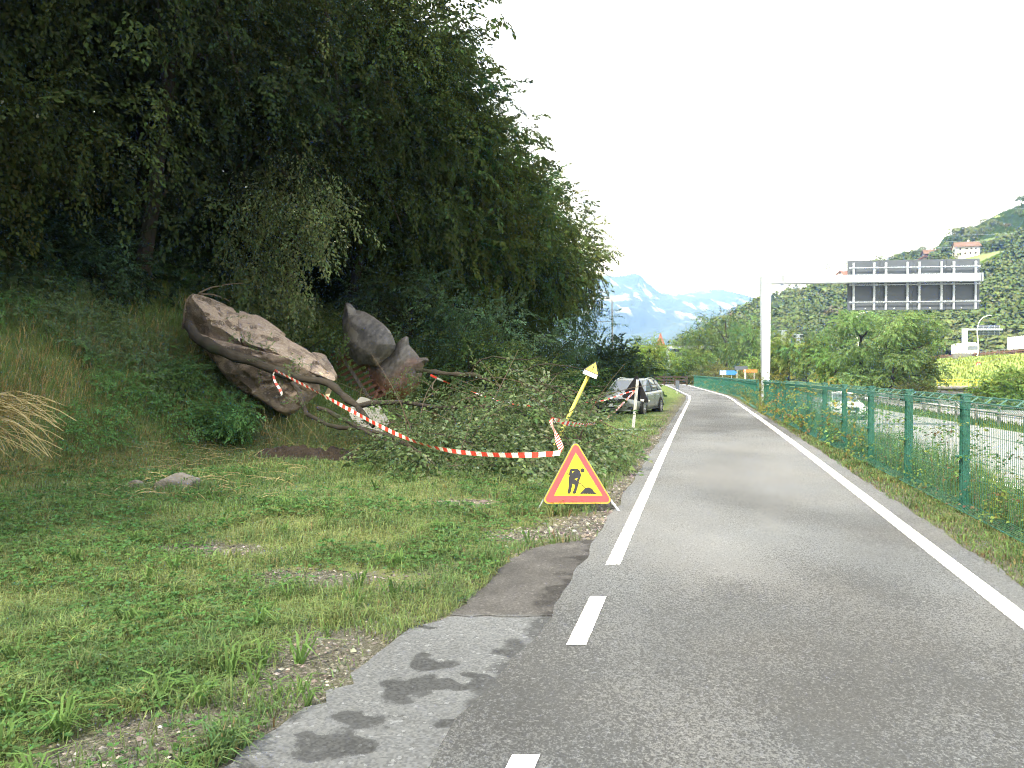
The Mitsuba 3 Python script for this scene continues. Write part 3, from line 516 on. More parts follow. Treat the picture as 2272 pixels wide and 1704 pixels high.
# ------------------------------------------------------------------ roadworks sign
def aff(src, dst):
    A = np.hstack([np.array(src, float), np.ones((3, 1))]); return np.linalg.solve(A, np.array(dst, float))
S = 0.86; Hs = S * math.sqrt(3) / 2
A3 = aff([(443, 925), (203, 1532), (838, 1488)], [(0, Hs), (-S / 2, 0), (S / 2, 0)])
def sp(pts): return Polygon([tuple(np.r_[p, 1] @ A3) for p in pts])
def tri(inset, rad):
    t = Polygon([(-S / 2, 0), (S / 2, 0), (0, Hs)]).buffer(-inset - rad); return t.buffer(rad, 8)
th = math.radians(11); lean = math.radians(14)
ex = np.array([math.cos(th), math.sin(th), 0]); nrm0 = np.array([math.sin(th), -math.cos(th), 0])
ey = norm(np.array([0, 0, 1.0]) * math.cos(lean) - nrm0 * math.sin(lean)); ez = np.cross(ex, ey); roll = math.radians(-1.6)
ex, ey = ex * math.cos(roll) + ey * math.sin(roll), ey * math.cos(roll) - ex * math.sin(roll)
so = np.array([0.745, 9.08, g(0.745, 9.08) + 0.10])
fr = lambda dz: (so + ez * dz, ex, ey, ez)
k = thing('roadworks_sign', 'red bordered yellow triangle roadworks sign with black digging figure standing on the verge', 'sign')
part(k, 'plate', extrude(tri(0, 0.05), 0.02, fr(-0.02)), 'panel_grey')
part(k, 'edge_band', extrude(tri(0.004, 0.047).difference(tri(0.017, 0.037)), 0.0016, fr(0.0005)), 'sign_edge')
inner = sp([(458, 1050), (308, 1450), (728, 1422)])
part(k, 'red_border', extrude(tri(0.017, 0.037).difference(inner), 0.0016, fr(0.0007)), 'sign_red')
part(k, 'yellow_field', extrude(inner, 0.0016, fr(0.0006)), 'sign_yellow')
hd = np.r_[532, 1207, 1] @ A3
fig = unary_union([Point(*hd).buffer(0.0245), sp([(420, 1210), (432, 1198), (488, 1196), (512, 1213), (525, 1252), (514, 1300), (500, 1332), (478, 1342), (452, 1330), (440, 1300), (418, 1285), (424, 1262), (418, 1240)]),
    sp([(418, 1275), (446, 1290), (456, 1338), (447, 1418), (436, 1425), (420, 1420), (427, 1345)]), sp([(474, 1330), (512, 1318), (494, 1414), (480, 1424), (464, 1416), (480, 1362)]),
    LineString([tuple(np.r_[a, 1] @ A3) for a in ((402, 1240), (575, 1366))]).buffer(0.0045), sp([(522, 1418), (545, 1398), (566, 1368), (585, 1358), (604, 1354), (632, 1366), (652, 1394), (668, 1400), (680, 1409)])])
fig = fig.difference(sp([(440, 1222), (462, 1216), (446, 1240)])).difference(sp([(468, 1290), (498, 1276), (488, 1302)]))
part(k, 'digging_figure', extrude(fig, 0.0014, fr(0.0024)), 'sign_black')
for s in (-1, 1):
    a = so + ex * s * (S / 2 - 0.035) + ey * 0.05 - ez * 0.03; b = a + ex * s * 0.075 - ez * (0.02 if s < 0 else -0.10) ; b[2] = g(b[0], b[1]) + 0.005
    part(k, 'leg', cat_([bar(a, b, 0.03, 0.012), bar(b, b - ez * 0.3 + [0, 0, 0.02], 0.03, 0.012)]), 'galvanised')
a = so + ey * Hs * 0.8 - ez * 0.03; b = so - ez * 0.55; b[2] = g(b[0], b[1])
part(k, 'rear_strut', bar(a, b, 0.03, 0.012), 'galvanised')

# ------------------------------------------------------------------ black sign seen from behind
k = thing('warning_sign', 'black back of a triangular warning sign on a pale perforated post before the parked car', 'sign')
pb = at(633, 429.5, 22.6); pb[2] = g(pb[0], pb[1]); pt = at(637.6, 379.5, 22.6); ax = norm(pt - pb)
part(k, 'post', bar(pb - ax * 0.05, pt, 0.075, 0.04, (0, -1, 0)), 'post_grey')
for z_ in (0.12, 0.19, 0.62, 0.69, 0.93, 1.2, 1.26):
    part(k, 'post_hole', trimesh.creation.cylinder(0.008, sections=10, segment=[pb + ax * z_ + [0, -0.026, 0], pb + ax * z_ + [0, -0.0195, 0]]), 'black_plate')
t1 = [at(637.2, 374.3, 22.75), at(621.5, 397.5, 23.1), at(650, 403.2, 22.4)]
n_ = norm(np.cross(t1[1] - t1[0], t1[2] - t1[0])); e1 = norm(t1[2] - t1[1]); e2 = np.cross(n_, e1); e2 = e2 if e2[2] > 0 else -e2; n_ = np.cross(e1, e2)
pl = Polygon([((p - t1[0]) @ e1, (p - t1[0]) @ e2) for p in t1]).buffer(-0.05).buffer(0.05, 6)
part(k, 'plate', extrude(pl, 0.012, (t1[0] + np.array([0, 0.05, 0]), e1, e2, n_)), 'black_plate')
for u_, v_, s_ in ((642.3, 400.2, 0.10), (648.4, 400.6, 0.07)):
    c = at(u_, v_, 22.55); part(k, 'sticker', box((s_ * 1.2, 0.006, s_ * 0.55), c, np.stack([e1, np.cross(e2, e1) * -1, e2], 1) if True else None), 'white_paint')
part(k, 'foot', cat_([bar(pb + [-0.55, 0.02, 0.03], pb + [0.55, -0.05, 0.03], 0.04, 0.03), bar(pb + [0.0, -0.4, 0.03], pb + [0.0, 0.4, 0.03], 0.04, 0.03)]), 'galvanised')

# ------------------------------------------------------------------ leaning yellow marker post
k = thing('marker_post', 'leaning yellow marker post with a triangular yellow and white cap amid the fallen branches', 'post')
b0, b1 = nat(1249, 950, 14.4), nat(1309, 826, 14.7); ax = norm(b1 - b0)
part(k, 'pole', tube([b0 - ax * 0.35, b0, (b0 + b1) / 2, b1], 0.033, 10), 'pale_yellow', smooth=40)
c0, c1, c2 = nat(1297, 819, 14.35), nat(1327, 832, 14.35), nat(1322, 803, 14.6); bk = nat(1312, 815, 15.0)
cx = norm(c1 - c0); cu = norm(c2 - (c0 + c1) / 2)
part(k, 'cap', trimesh.convex.convex_hull(np.array([c0, c1, c2, bk, bk - ax * 0.06])), 'yellow_paint', label='yellow pointed cap with a black exclamation mark')
part(k, 'cap_skirt', trimesh.convex.convex_hull(np.array([c0 + cx * 0.002, c1 - cx * 0.002, c0 - ax * 0.085, c1 - ax * 0.085, bk - ax * 0.065, bk - ax * 0.15])), 'white_paint')
nn = norm(np.cross(c1 - c0, c2 - c0)); nn = nn if nn[1] < 0 else -nn; cc = (c0 + c1 + c2) / 3 + nn * 0.004
part(k, 'cap_mark', cat_([bar(cc - cu * 0.03, cc + cu * 0.10, 0.016, 0.004, nn), bar(cc - cu * 0.065, cc - cu * 0.048, 0.016, 0.004, nn)]), 'sign_black')
part(k, 'cap_border', cat_([bar(c0 + nn * 0.004, c2 + nn * 0.004, 0.012, 0.004, nn), bar(c2 + nn * 0.004, c1 + nn * 0.004, 0.012, 0.004, nn), bar(c0 + nn * 0.004, c1 + nn * 0.004, 0.012, 0.004, nn)]), 'sign_black')

# ------------------------------------------------------------------ grass and weeds
def blades(P, h, w, ang, bend, col, r):
    N = len(P); d = np.stack([np.cos(ang), np.sin(ang), 0 * ang], 1); a2 = ang + np.pi / 2 + r.normal(0, 0.5, N); s = np.stack([np.cos(a2), np.sin(a2), 0 * a2], 1) * (w / 2)[:, None]
    up_ = np.array([0, 0, 1.0]); mid = P + up_ * (h * 0.58)[:, None] + d * (h * bend * 0.30)[:, None]; tip = P + up_ * (h * (1 - 0.45 * bend))[:, None] + d * (h * bend)[:, None]
    V = np.stack([P - s, P + s, mid + s * 0.8, mid - s * 0.8, tip], 1).reshape(-1, 3); i = np.arange(N)[:, None] * 5
    f = np.vstack([i + [0, 1, 2], i + [0, 2, 3], i + [3, 2, 4]])
    return trimesh.Trimesh(V, f, process=False), np.clip(np.repeat(col, 5, 0), 0.003, 0.9)
def fb(x, y, s, f, o=3): return meshkit.fbm(np.stack([x * f, y * f, 0 * x + s], -1), o, s)
APRON = [Polygon([(-3, -3), (-1.75, 1.5), (-1.17, 3.24), (-0.88, 3.97), (-0.66, 4.88), (-0.40, 5.2), (-0.2, 5.9), (-0.02, 6.8), (0.27, 7.3), (0.9, 7.62), (2, 7.7), (2, -3)])]
import shapely
class AP:
    contains_points = staticmethod(lambda q: shapely.contains_xy(APRON[0], q[:, 0], q[:, 1]))
GREEN, YGREEN, DGREEN, STRAW, BROWN = (np.array(c) for c in ((0.17, 0.255, 0.10), (0.24, 0.30, 0.125), (0.12, 0.20, 0.085), (0.38, 0.31, 0.16), (0.19, 0.13, 0.075)))
def bare(x, y):
    """0..1: how bare the verge is: gravel along the asphalt and worn patches"""
    e = x - path_left(y); n = fb(x, y, 5, 1.1); m = fb(x, y, 9, 0.5)
    xa = np.interp(y, [1.5, 3.24, 3.97, 4.88, 5.2, 5.9, 6.8, 7.3, 7.6, 8.2], [-1.75, -1.17, -.88, -.66, -.4, -.2, -.02, .27, .9, 1.0]); ea = np.where(y < 8.2, np.minimum(x - xa, e + .27), e + .27); wd = np.interp(y, [3, 6, 7, 10, 12], [1.15, .75, .4, .6, .22])
    edge = ss(-wd, -0.03, ea + 1.3 * wd * (n - 0.5)) * 0.97
    sp_ = sum(np.exp(-(((x - cx) / rx) ** 2 + ((y - cy) / ry) ** 2)) for cx, cy, rx, ry in WORN)
    sp_ = sp_ + 0.9 * np.exp(-((x - 3.5) ** 2 / 0.16 + (y - 18.5) ** 2 / 3)) + 0.8 * np.exp(-((x - 2.6) ** 2 / 0.12 + (y - 14.6) ** 2 / 2))
    soil = 1.1 * np.exp(-((x + 3.7) ** 2 / 1.2 + (y - 14.9) ** 2 / 0.5))
    return np.clip(np.maximum(np.maximum(edge, sp_ * (0.55 + 0.9 * n)), soil) + 0.42 * ss(0.555, 0.64, m * 0.6 + n * 0.4), 0, 1)
def verge(N, y0, y1, p, r, side, hs, ws):
    u_ = r.random(N); y = (y0 ** (1 - p) + u_ * (y1 ** (1 - p) - y0 ** (1 - p))) ** (1 / (1 - p))
    if side == 'left':
        xl = np.maximum(-0.76 * y - 1.0, toe(y) - 1.0); xr = path_left(y) - 0.27; x = xl + r.random(N) * (xr - xl)
        keep = (r.random(N) > ss(0.22, 0.7, bare(x, y)) * 0.97) & ~AP.contains_points(np.stack([x, y], 1)) & (r.random(N) < np.clip((xr - xl) / (0.55 * y + 2), 0, 1))
    else:
        xl = path_left(y) + W + 0.30; xr = fence_x(y) + 0.5; x = xl + r.random(N) * (xr - xl); n = fb(x, y, 3, 1.5)
        keep = (r.random(N) > 0.7 * ss(0.25, 0.0, x - xl)) & (r.random(N) > 0.55 * ss(0.5, 0.62, n))
    x, y = x[keep], y[keep]; n1, n2, n3 = fb(x, y, 11, 0.55), fb(x, y, 12, 1.7), fb(x, y, 13, 4.5, 2)
    M = len(x); sc = np.clip(y / 6.0, 1.0, 4.5) ** 0.75
    t = np.clip((n1 - 0.36) * 3.2, 0, 1)[:, None]; col = GREEN * (1 - t) + YGREEN * t
    dk = ss(0.52, 0.62, n2)[:, None]; col = col * (1 - 0.6 * dk) + DGREEN * 0.6 * dk
    dryz = np.clip(ss(2.6, 0.4, x - toe(y)) * 0.75 + 0.35 * ss(0.56, 0.66, n2 * 0.5 + n3 * 0.5), 0, 1) if side == 'left' else 0.32 + 0.4 * ss(0.5, 0.65, n3)
    st = r.random(M) < dryz * 0.42 + 0.03
    col = np.where(st[:, None], np.where(r.random((M, 1)) < 0.7, STRAW, BROWN) * 0.85, col) * r.uniform(0.7, 1.3, (M, 1)) * (1 + 0.08 * r.normal(0, 1, (M, 3)))
    h = hs * (0.55 + 1.1 * np.clip(n2 - 0.25, 0, 1) + 0.5 * n3) * r.uniform(0.5, 1.35, M) * np.where(st, 0.75, 1)
    tuft = ss(0.60, 0.72, n3); h = h * (1 + 0.4 * tuft) * np.interp(y, [14, 24], [1, .6])
    P = np.stack([x, y, g(x, y) - 0.01], 1)
    return blades(P, h * sc ** 0.25, ws * sc * r.uniform(0.7, 1.4, M) * (1 + 0.5 * tuft), r.uniform(0, 2 * np.pi, M), np.clip(r.normal(0.78, 0.28, M), 0.1, 1.35), col, r)
r = np.random.default_rng(101)
m1, c1_ = verge(240000, 2.3, 30, 1.45, r, 'left', 0.088, 0.0058); m2, c2_ = verge(42000, 28, 105, 1.3, r, 'left', 0.04, 0.006)
gm, gc_ = cat_([m1, m2]), np.vstack([c1_, c2_])
single('grass', gm, 'leaf', 'short green grass of the verge between the bank and the cycle path', 'grass', kind='stuff', color=gc_)
m1, c1_ = verge(60000, 3.4, 70, 1.5, r, 'right', 0.07, 0.006)
single('grass', m1, 'leaf', 'narrow yellow green grass strip between the cycle path and the green fence', 'grass', kind='stuff', color=c1_)
# clover and plantain in patches
def clover(N, r, size=0.014):
    y = 2.4 + 11 * r.random(N) ** 1.6; x = np.maximum(-0.70 * y - 0.5, toe(y)) + r.random(N) * (0.75 * y + 1.6); n = fb(x, y, 21, 0.9)
    keep = (n > 0.50) & (x < path_left(y) - 0.9) & (r.random(N) > bare(x, y)) & ~AP.contains_points(np.stack([x, y], 1)); x, y = x[keep], y[keep]; M = len(x)
    c = np.stack([x, y, g(x, y) + r.uniform(0.03, 0.10, M)], 1); Q, C = [], []
    s0 = size * np.clip(y / 4, 1, 2.2) ** 0.7 * r.uniform(0.7, 1.3, M); a0 = r.uniform(0, 6.28, M); col = np.array([0.095, 0.185, 0.065]) * r.uniform(0.7, 1.35, (M, 1)) * (1 + 0.08 * r.normal(0, 1, (M, 3)))
    til = r.normal(0, 0.3, (M, 2))
    for j in range(3):
        a = a0 + j * 2.094; d = np.stack([np.cos(a), np.sin(a), 0.15 + til[:, 0]], 1); s = np.stack([-np.sin(a), np.cos(a), til[:, 1]], 1)
        Q.append(np.stack([c, c + d * s0[:, None] * 0.9 + s * s0[:, None] * 0.75, c + d * s0[:, None] * 1.55, c + d * s0[:, None] * 0.9 - s * s0[:, None] * 0.75], 1)); C.append(col)
    return leaves_mesh(np.concatenate(Q), np.concatenate(C))
m1, c1_ = clover(26000, r); single('clover', m1, 'leaf', 'low dark green clover patches in the left foreground grass', 'ground cover', kind='stuff', color=c1_)
N = 170; y = 2.6 + 12 * r.random(N) ** 1.4; x = np.maximum(-0.65 * y, toe(y)) + r.random(N) * (0.65 * y + 0.235 * y - 1.2); kp = (x < path_left(y) - 0.45) & ~AP.contains_points(np.stack([x, y], 1)); x, y = x[kp], y[kp]; M = len(x) * 13
xx, yy = np.repeat(x, 13), np.repeat(y, 13); hh = np.repeat(r.uniform(0.10, 0.24, len(x)), 13) * r.uniform(0.7, 1.2, M)
m1, c1_ = blades(np.stack([xx + r.normal(0, .012, M), yy + r.normal(0, .012, M), g(xx, yy)], 1), hh, hh * 0.07, r.uniform(0, 6.28, M), r.uniform(0.75, 1.3, M), np.repeat(np.array([[0.13, 0.22, 0.07]]) * r.uniform(0.75, 1.3, (len(x), 1)), 13, 0) * r.uniform(0.8, 1.2, (M, 1)), r)
single('broad_weeds', m1, 'leaf', 'broad bladed grass tufts and plantain rosettes scattered over the verge', 'weeds', kind='stuff', color=c1_)
# loose gravel stones along the asphalt edge
N = 26000; y = 2.3 + 22 * r.random(N) ** 1.9; e = -0.27 - np.abs(r.normal(0, 0.85, N)); x = path_left(y) + e
wi = r.integers(0, len(WORN), 7000); wc = np.array(WORN)[wi]; x[:7000] = wc[:, 0] + r.normal(0, .6, 7000) * wc[:, 2]; y[:7000] = wc[:, 1] + r.normal(0, .6, 7000) * wc[:, 3]; x[:7000] = np.minimum(x[:7000], path_left(y[:7000]) - .3)
kp = (r.random(N) < bare(x, y) ** 1.3) & ~AP.contains_points(np.stack([x, y], 1)); x, y = x[kp], y[kp]; M = len(x)
oct_ = np.array([[1, 0, 0], [-1, 0, 0], [0, 1, 0], [0, -1, 0], [0, 0, 1], [0, 0, -1.0]]); of = np.array([[0, 2, 4], [2, 1, 4], [1, 3, 4], [3, 0, 4]])
sz = r.lognormal(math.log(0.0085), 0.45, M) * np.clip(y / 5, 1, 2) ** 0.5; V = oct_[None] * r.uniform(0.6, 1.3, (M, 6, 1)) * sz[:, None, None] * [1, 1, 0.6]; a = r.uniform(0, 6.28, M); ca, sa = np.cos(a)[:, None], np.sin(a)[:, None]
V = np.stack([V[..., 0] * ca - V[..., 1] * sa, V[..., 0] * sa + V[..., 1] * ca, V[..., 2]], -1) + np.stack([x, y, g(x, y) + 0.002], 1)[:, None]
F_ = (np.arange(M)[:, None, None] * 6 + of[None]).reshape(-1, 3); cc = np.repeat(np.array([[0.15, 0.138, 0.125]]) * r.lognormal(0, 0.55, (M, 1)) * (1 + 0.06 * r.normal(0, 1, (M, 3))), 6, 0)
single('gravel', trimesh.Trimesh(V.reshape(-1, 3), F_, process=False), 'leaf_far', 'loose pale gravel along the broken asphalt edge', 'gravel', kind='stuff', color=np.clip(cc, 0.03, 0.75))

# bank: long grass, dry stalks, creepers
r = np.random.default_rng(202)
def on_bank(N, y0, y1, d0, d1):
    y = r.uniform(y0, y1, N); d = r.uniform(d0, d1, N); x = toe(y) - d / 0.9; k = (x > -0.82 * y - 2.2); return x[k], y[k], d[k]
x, y, d = on_bank(62000, 8.5, 27, -0.6, 6.2); n1, n2 = fb(x, y, 31, 0.45), fb(x, y, 32, 1.3); M = len(x)
dry = np.clip(ss(-5.5, -7.8, x + 0.25 * (y - 13)) * 0.85 + 0.7 * ss(0.52, 0.64, n2) + 0.25 * ss(0.8, -0.4, d), 0, 1) * (0.25 + 0.75 * ss(3.6, 1.8, d)); st = r.random(M) < 0.06 + 0.55 * dry
col = np.where(st[:, None], STRAW * 1.1, np.where(r.random((M, 1)) < ss(0.4, 0.6, n1)[:, None], np.array([0.22, 0.32, 0.12]), np.array([0.17, 0.27, 0.10]))) * r.uniform(0.65, 1.3, (M, 1)) * (1 + 0.07 * r.normal(0, 1, (M, 3)))
h = np.clip(0.12 + 0.24 * ss(0.0, 1.5, d), 0, 1) * (0.55 + 0.9 * n2) * r.uniform(0.6, 1.5, M); ang = r.normal(-0.3, 1.1, M)
keep = r.random(M) > 0.97 * np.exp(-((x + 3.1) ** 2 / 1.6 + (y - 15.8) ** 2 / 0.7)); P = np.stack([x, y, g(x, y) - 0.02], 1)
m1, c1_ = blades(P[keep], h[keep], (0.0095 * r.uniform(0.7, 1.5, M) + 0.004 * st)[keep], ang[keep], np.clip(r.normal(0.75, 0.25, M), 0.1, 1.2)[keep], col[keep], r)
single('bank_grass', m1, 'leaf', 'long tangled grass and straw covering the steep bank at the left', 'grass', kind='stuff', color=c1_)
x, y, d = on_bank(9500, 11, 22, 0.1, 6.5); n1 = fb(x, y, 41, 0.5); kp = (n1 > 0.45 + 0.3 * ss(-6.6, -8.2, x + .25 * (y - 13)) * ss(3.4, 2.0, d)) & ((x + 3.1) ** 2 / 1.5 + (y - 15.8) ** 2 / 0.8 > 1); x, y = x[kp], y[kp]; M = len(x)
q, c = put_sprays(P_SHRUB, np.stack([x, y, g(x, y) + r.uniform(0.08, 0.42, M)], 1), np.stack([r.normal(0.6, 0.6, M), r.normal(-0.5, 0.6, M), r.normal(0.1, 0.4, M)], 1), 0.42, r, np.where((fb(x, y, 42, 0.8) > 0.5)[:, None], np.array([0.13, 0.25, 0.09]), np.array([0.14, 0.21, 0.11])), 0.3)
m1, c1_ = leaves_mesh(q, c); single('bank_creepers', m1, 'leaf', 'dark green creepers and nettles over the bank left of the boulder', 'ground cover', kind='stuff', color=c1_)
x, y, d = on_bank(1900, 9, 40, 4.2, 13); M = len(x)
q, c = put_sprays(P_COARSE, np.stack([x, y, g(x, y) + r.uniform(0.1, 1.1, M)], 1), np.stack([r.normal(0.5, 0.6, M), r.normal(-0.4, 0.6, M), r.normal(0.2, 0.4, M)], 1), 0.5, r, np.array([0.035, 0.06, 0.03]), 0.35)
m1, c1_ = leaves_mesh(q, c); single('undergrowth', m1, 'leaf', 'dark undergrowth on the slope below the trees of the wood', 'ground cover', kind='stuff', color=c1_)
# pale dry pampas-like stalks at the left edge of the frame
k = thing('dry_grass_clump', 'arching clump of pale straw stalks at the left edge of the bank', 'grass clump')
root = nat(-90, 985, 11.6); tips = [(112, 915), (105, 940), (130, 948), (90, 905), (60, 898), (35, 890), (108, 1010), (35, 1005), (70, 965), (95, 985), (15, 895), (50, 925)]
ms = []
for i in range(90):
    t_ = tips[r.integers(len(tips))]; e = nat(t_[0] + r.normal(0, 22), t_[1] + r.normal(0, 12), 11.3 + r.normal(0, 0.25)); s_ = root + r.normal(0, 0.16, 3) * [1, 1, 0.4]; mid = s_ * 0.45 + e * 0.55 + [0, 0, r.uniform(0.15, 0.45)]
    ms.append(tube(smooth_path([s_, mid, e], 8), np.linspace(0.006, 0.0045, 8) * r.uniform(0.7, 1.5), 3, False))
mat('straw', (0.40, 0.33, 0.17), 0.8); part(k, 'stalks', cat_(ms), 'straw', kind='stuff')
ms = []
for i in range(195):   # loose cut straw round the flat stone and dangling below the boulder
    if i < 170: c0 = ground_hit(r.uniform(100, 300), r.uniform(440, 505)); a_ = r.uniform(0, 3.14); d_ = np.array([math.cos(a_), math.sin(a_) * 0.6, r.normal(0, 0.15)])
    else: c0 = nat(r.uniform(580, 700), r.uniform(935, 985), 16.2); d_ = np.array([r.normal(0, 0.5), -0.3, 0.9])
    L = r.uniform(0.25, 0.75); ms.append(tube(smooth_path([c0 - d_ * L / 2 + [0, 0, .03], c0 + [0, 0, 0.05 + r.random() * .05], c0 + d_ * L / 2 + [0, 0, .02]], 5), 0.0032 * r.uniform(0.7, 1.6), 3, False))
single('loose_straw', cat_(ms), 'straw', 'loose mown straw strewn below the bank and the boulder', 'straw', kind='stuff')
# dark disturbed soil below the boulder
sg = np.stack(np.meshgrid(np.linspace(-5.4, -2.2, 80), np.linspace(14.1, 15.7, 45), indexing='ij'), -1); rr = np.sqrt(((sg[..., 0] + 3.75) / 1.4) ** 2 + ((sg[..., 1] - 14.9) / 0.6) ** 2) + 0.5 * (fb(sg[..., 0], sg[..., 1], 3, 2.5) - 0.5)
zz = g(sg[..., 0], sg[..., 1]) + 0.16 * ss(1.0, 0.4, rr) - 0.05 * ss(0.9, 1.1, rr) + (0.20 * (fb(sg[..., 0], sg[..., 1], 4, 5) - 0.5) + 0.12 * (fb(sg[..., 0], sg[..., 1], 8, 14, 2) - 0.5)) * ss(1, .7, rr)
mat('soil', proc(lambda p, n, uv: mix(C3(0.02, 0.014, 0.010), C3(0.06, 0.044, 0.032), fbm(p.x * 20, p.y * 20, p.z * 20, 3))), 0.95)
struct('soil_patch', ply(grid(np.concatenate([sg, zz[..., None]], -1)[:, ::-1]), 'soil', smooth=25))

# ------------------------------------------------------------------ forest on the bank
G = 'dark broadleaved trees of the wood above the bank'
FR = [  # y, offset from toe, height of crown centre, radii, colour, label
    (9.5, -4.9, 8.4, (3.2, 3.0, 4.8), 0, 'dark tree at the far left overhanging the grassy bank'),
    (13.0, -5.2, 8.5, (3.2, 2.8, 5.2), 0, 'dark tree second from the left above the grassy bank'),
    (16.2, -4.8, 8.6, (3.3, 2.8, 5.4), 1, 'dark tree above the left end of the boulder'),
    (19.4, -4.2, 9.4, (3.2, 2.8, 5.8), 0, 'shadowy tree behind the pale hanging branch'),
    (22.6, -3.2, 9.4, (3.2, 2.8, 6.0), 1, 'tall dark tree right behind the torn grey shell'),
    (26.2, -3.1, 8.8, (3.4, 3.0, 5.4), 2, 'tall green tree whose crown meets the sky near the top of the photo'),
    (30.5, -3.1, 7.9, (3.3, 3.2, 5.0), 3, 'green tree at the upper slope of the wooded skyline'),
    (35.5, -3.2, 7.5, (3.5, 3.4, 5.0), 2, 'green tree in the middle of the wooded skyline'),
    (41.0, -3.5, 7.0, (3.6, 3.6, 4.9), 3, 'yellowish green tree low on the wooded skyline'),
    (47.5, -4.1, 7.7, (3.5, 3.6, 4.9), 4, 'last light green tree of the wood in front of the blue mountain')]
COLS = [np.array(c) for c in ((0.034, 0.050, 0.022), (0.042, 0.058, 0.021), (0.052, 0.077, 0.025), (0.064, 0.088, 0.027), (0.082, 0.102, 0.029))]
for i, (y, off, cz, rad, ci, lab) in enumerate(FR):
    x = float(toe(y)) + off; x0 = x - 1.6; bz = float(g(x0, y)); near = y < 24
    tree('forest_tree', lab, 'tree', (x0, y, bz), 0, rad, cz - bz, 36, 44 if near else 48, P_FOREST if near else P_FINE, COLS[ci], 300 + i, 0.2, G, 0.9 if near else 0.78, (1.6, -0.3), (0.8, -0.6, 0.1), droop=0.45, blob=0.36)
for i, (y, off, h) in enumerate([(8, -9.5, 11), (13, -10, 12), (18, -9.5, 12.5), (23, -8.8, 13), (28, -8.2, 11.5), (34, -8, 10.5), (41, -8.2, 9.5)]):
    x = float(toe(y)) + off; bz = float(g(x, y)); lab = ['second row tree deep in the shade at the left edge of the wood', 'second row tree in deep shade above the bank grass', 'second row tree in deep shade above the boulder', 'tall second row tree behind the tree that overhangs the torn shell', 'second row tree whose top fills the wood below the top edge', 'second row tree hidden behind the middle of the wooded skyline', 'second row tree hidden behind the low end of the wooded skyline'][i]
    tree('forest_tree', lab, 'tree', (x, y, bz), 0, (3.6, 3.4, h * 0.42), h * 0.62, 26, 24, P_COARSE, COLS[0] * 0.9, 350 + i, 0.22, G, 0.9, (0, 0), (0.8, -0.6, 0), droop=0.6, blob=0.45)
for i, (y, x, h) in enumerate([(30, -13, 14), (38, -13, 14), (47, -9, 12), (46, -17, 15), (25, -12.5, 14), (34, -12, 12), (57, -6, 11), (58, -15, 14), (70, -8, 12)]):
    bz = float(g(x, y)); tree('forest_tree', 'dark tree deep in the wood glimpsed only through gaps between the front trees', 'tree', (x, y, bz), 0, (4.2, 4.0, h * 0.42), h * 0.6, 20, 18, P_COARSE, COLS[0], 370 + i, 0.25, G, 1.2, (0, 0), (0.6, -0.8, 0), droop=0.5, blob=0.5)
r = np.random.default_rng(404)   # wood that goes on outside the frame to the left and behind: casts the shade on the verge
qs, cs = [], []
for y, off, h in [(3.5, -7.5, 12), (0.5, -6, 12), (-3, -5, 13), (-7.5, -5, 12.5), (-12, -5, 13), (-17, -5, 12), (-22, -6, 12), (3, -10, 13), (-3, -11, 13), (-9, -11, 14), (-15, -11, 13)]:
    x = float(toe(y)) + off; (q, c), _ = crown((x + 1.2, y, float(g(x, y)) + h * 0.58), (3.5, 3.2, h * 0.42), 14, 12, r, P_COARSE, COLS[0], 1.3); qs.append(q); cs.append(c)
m1, c1_ = leaves_mesh(np.concatenate(qs), np.concatenate(cs)); single('wood', m1, 'leaf', 'continuing wood on the bank beyond the left edge of the photo', 'wood', kind='stuff', color=c1_)
# undergrowth along the foot of the wood
def shrub(name, label, c, rad, color, seed, nblob=14, per=22, protos=P_SHRUB, scale=0.8, cat='shrub', **kw):
    r_ = np.random.default_rng(seed); c = np.array(c, float); zb = float(g(c[0], c[1])) if 'zb' not in kw else kw.pop('zb')
    (q, cl), bc = crown(c, rad, nblob, per, r_, protos, color, scale, droop=0.3, blob=0.5, **kw); k = thing(name, label, cat)
    m, vc = leaves_mesh(q, cl); part(k, 'stems', cat_([tube(smooth_path([[c[0] + r_.normal(0, .1), c[1] + r_.normal(0, .1), zb - 0.1], (c + b) / 2 - [0, 0, rad[2] * 0.2], b], 6), np.linspace(0.03, 0.008, 6) * max(1, rad[2] * 0.6), 5) for b in bc[:6]]), 'bark', smooth=True)
    part(k, 'foliage', m, 'leaf', color=vc); return k
DK = np.array([0.058, 0.092, 0.045])
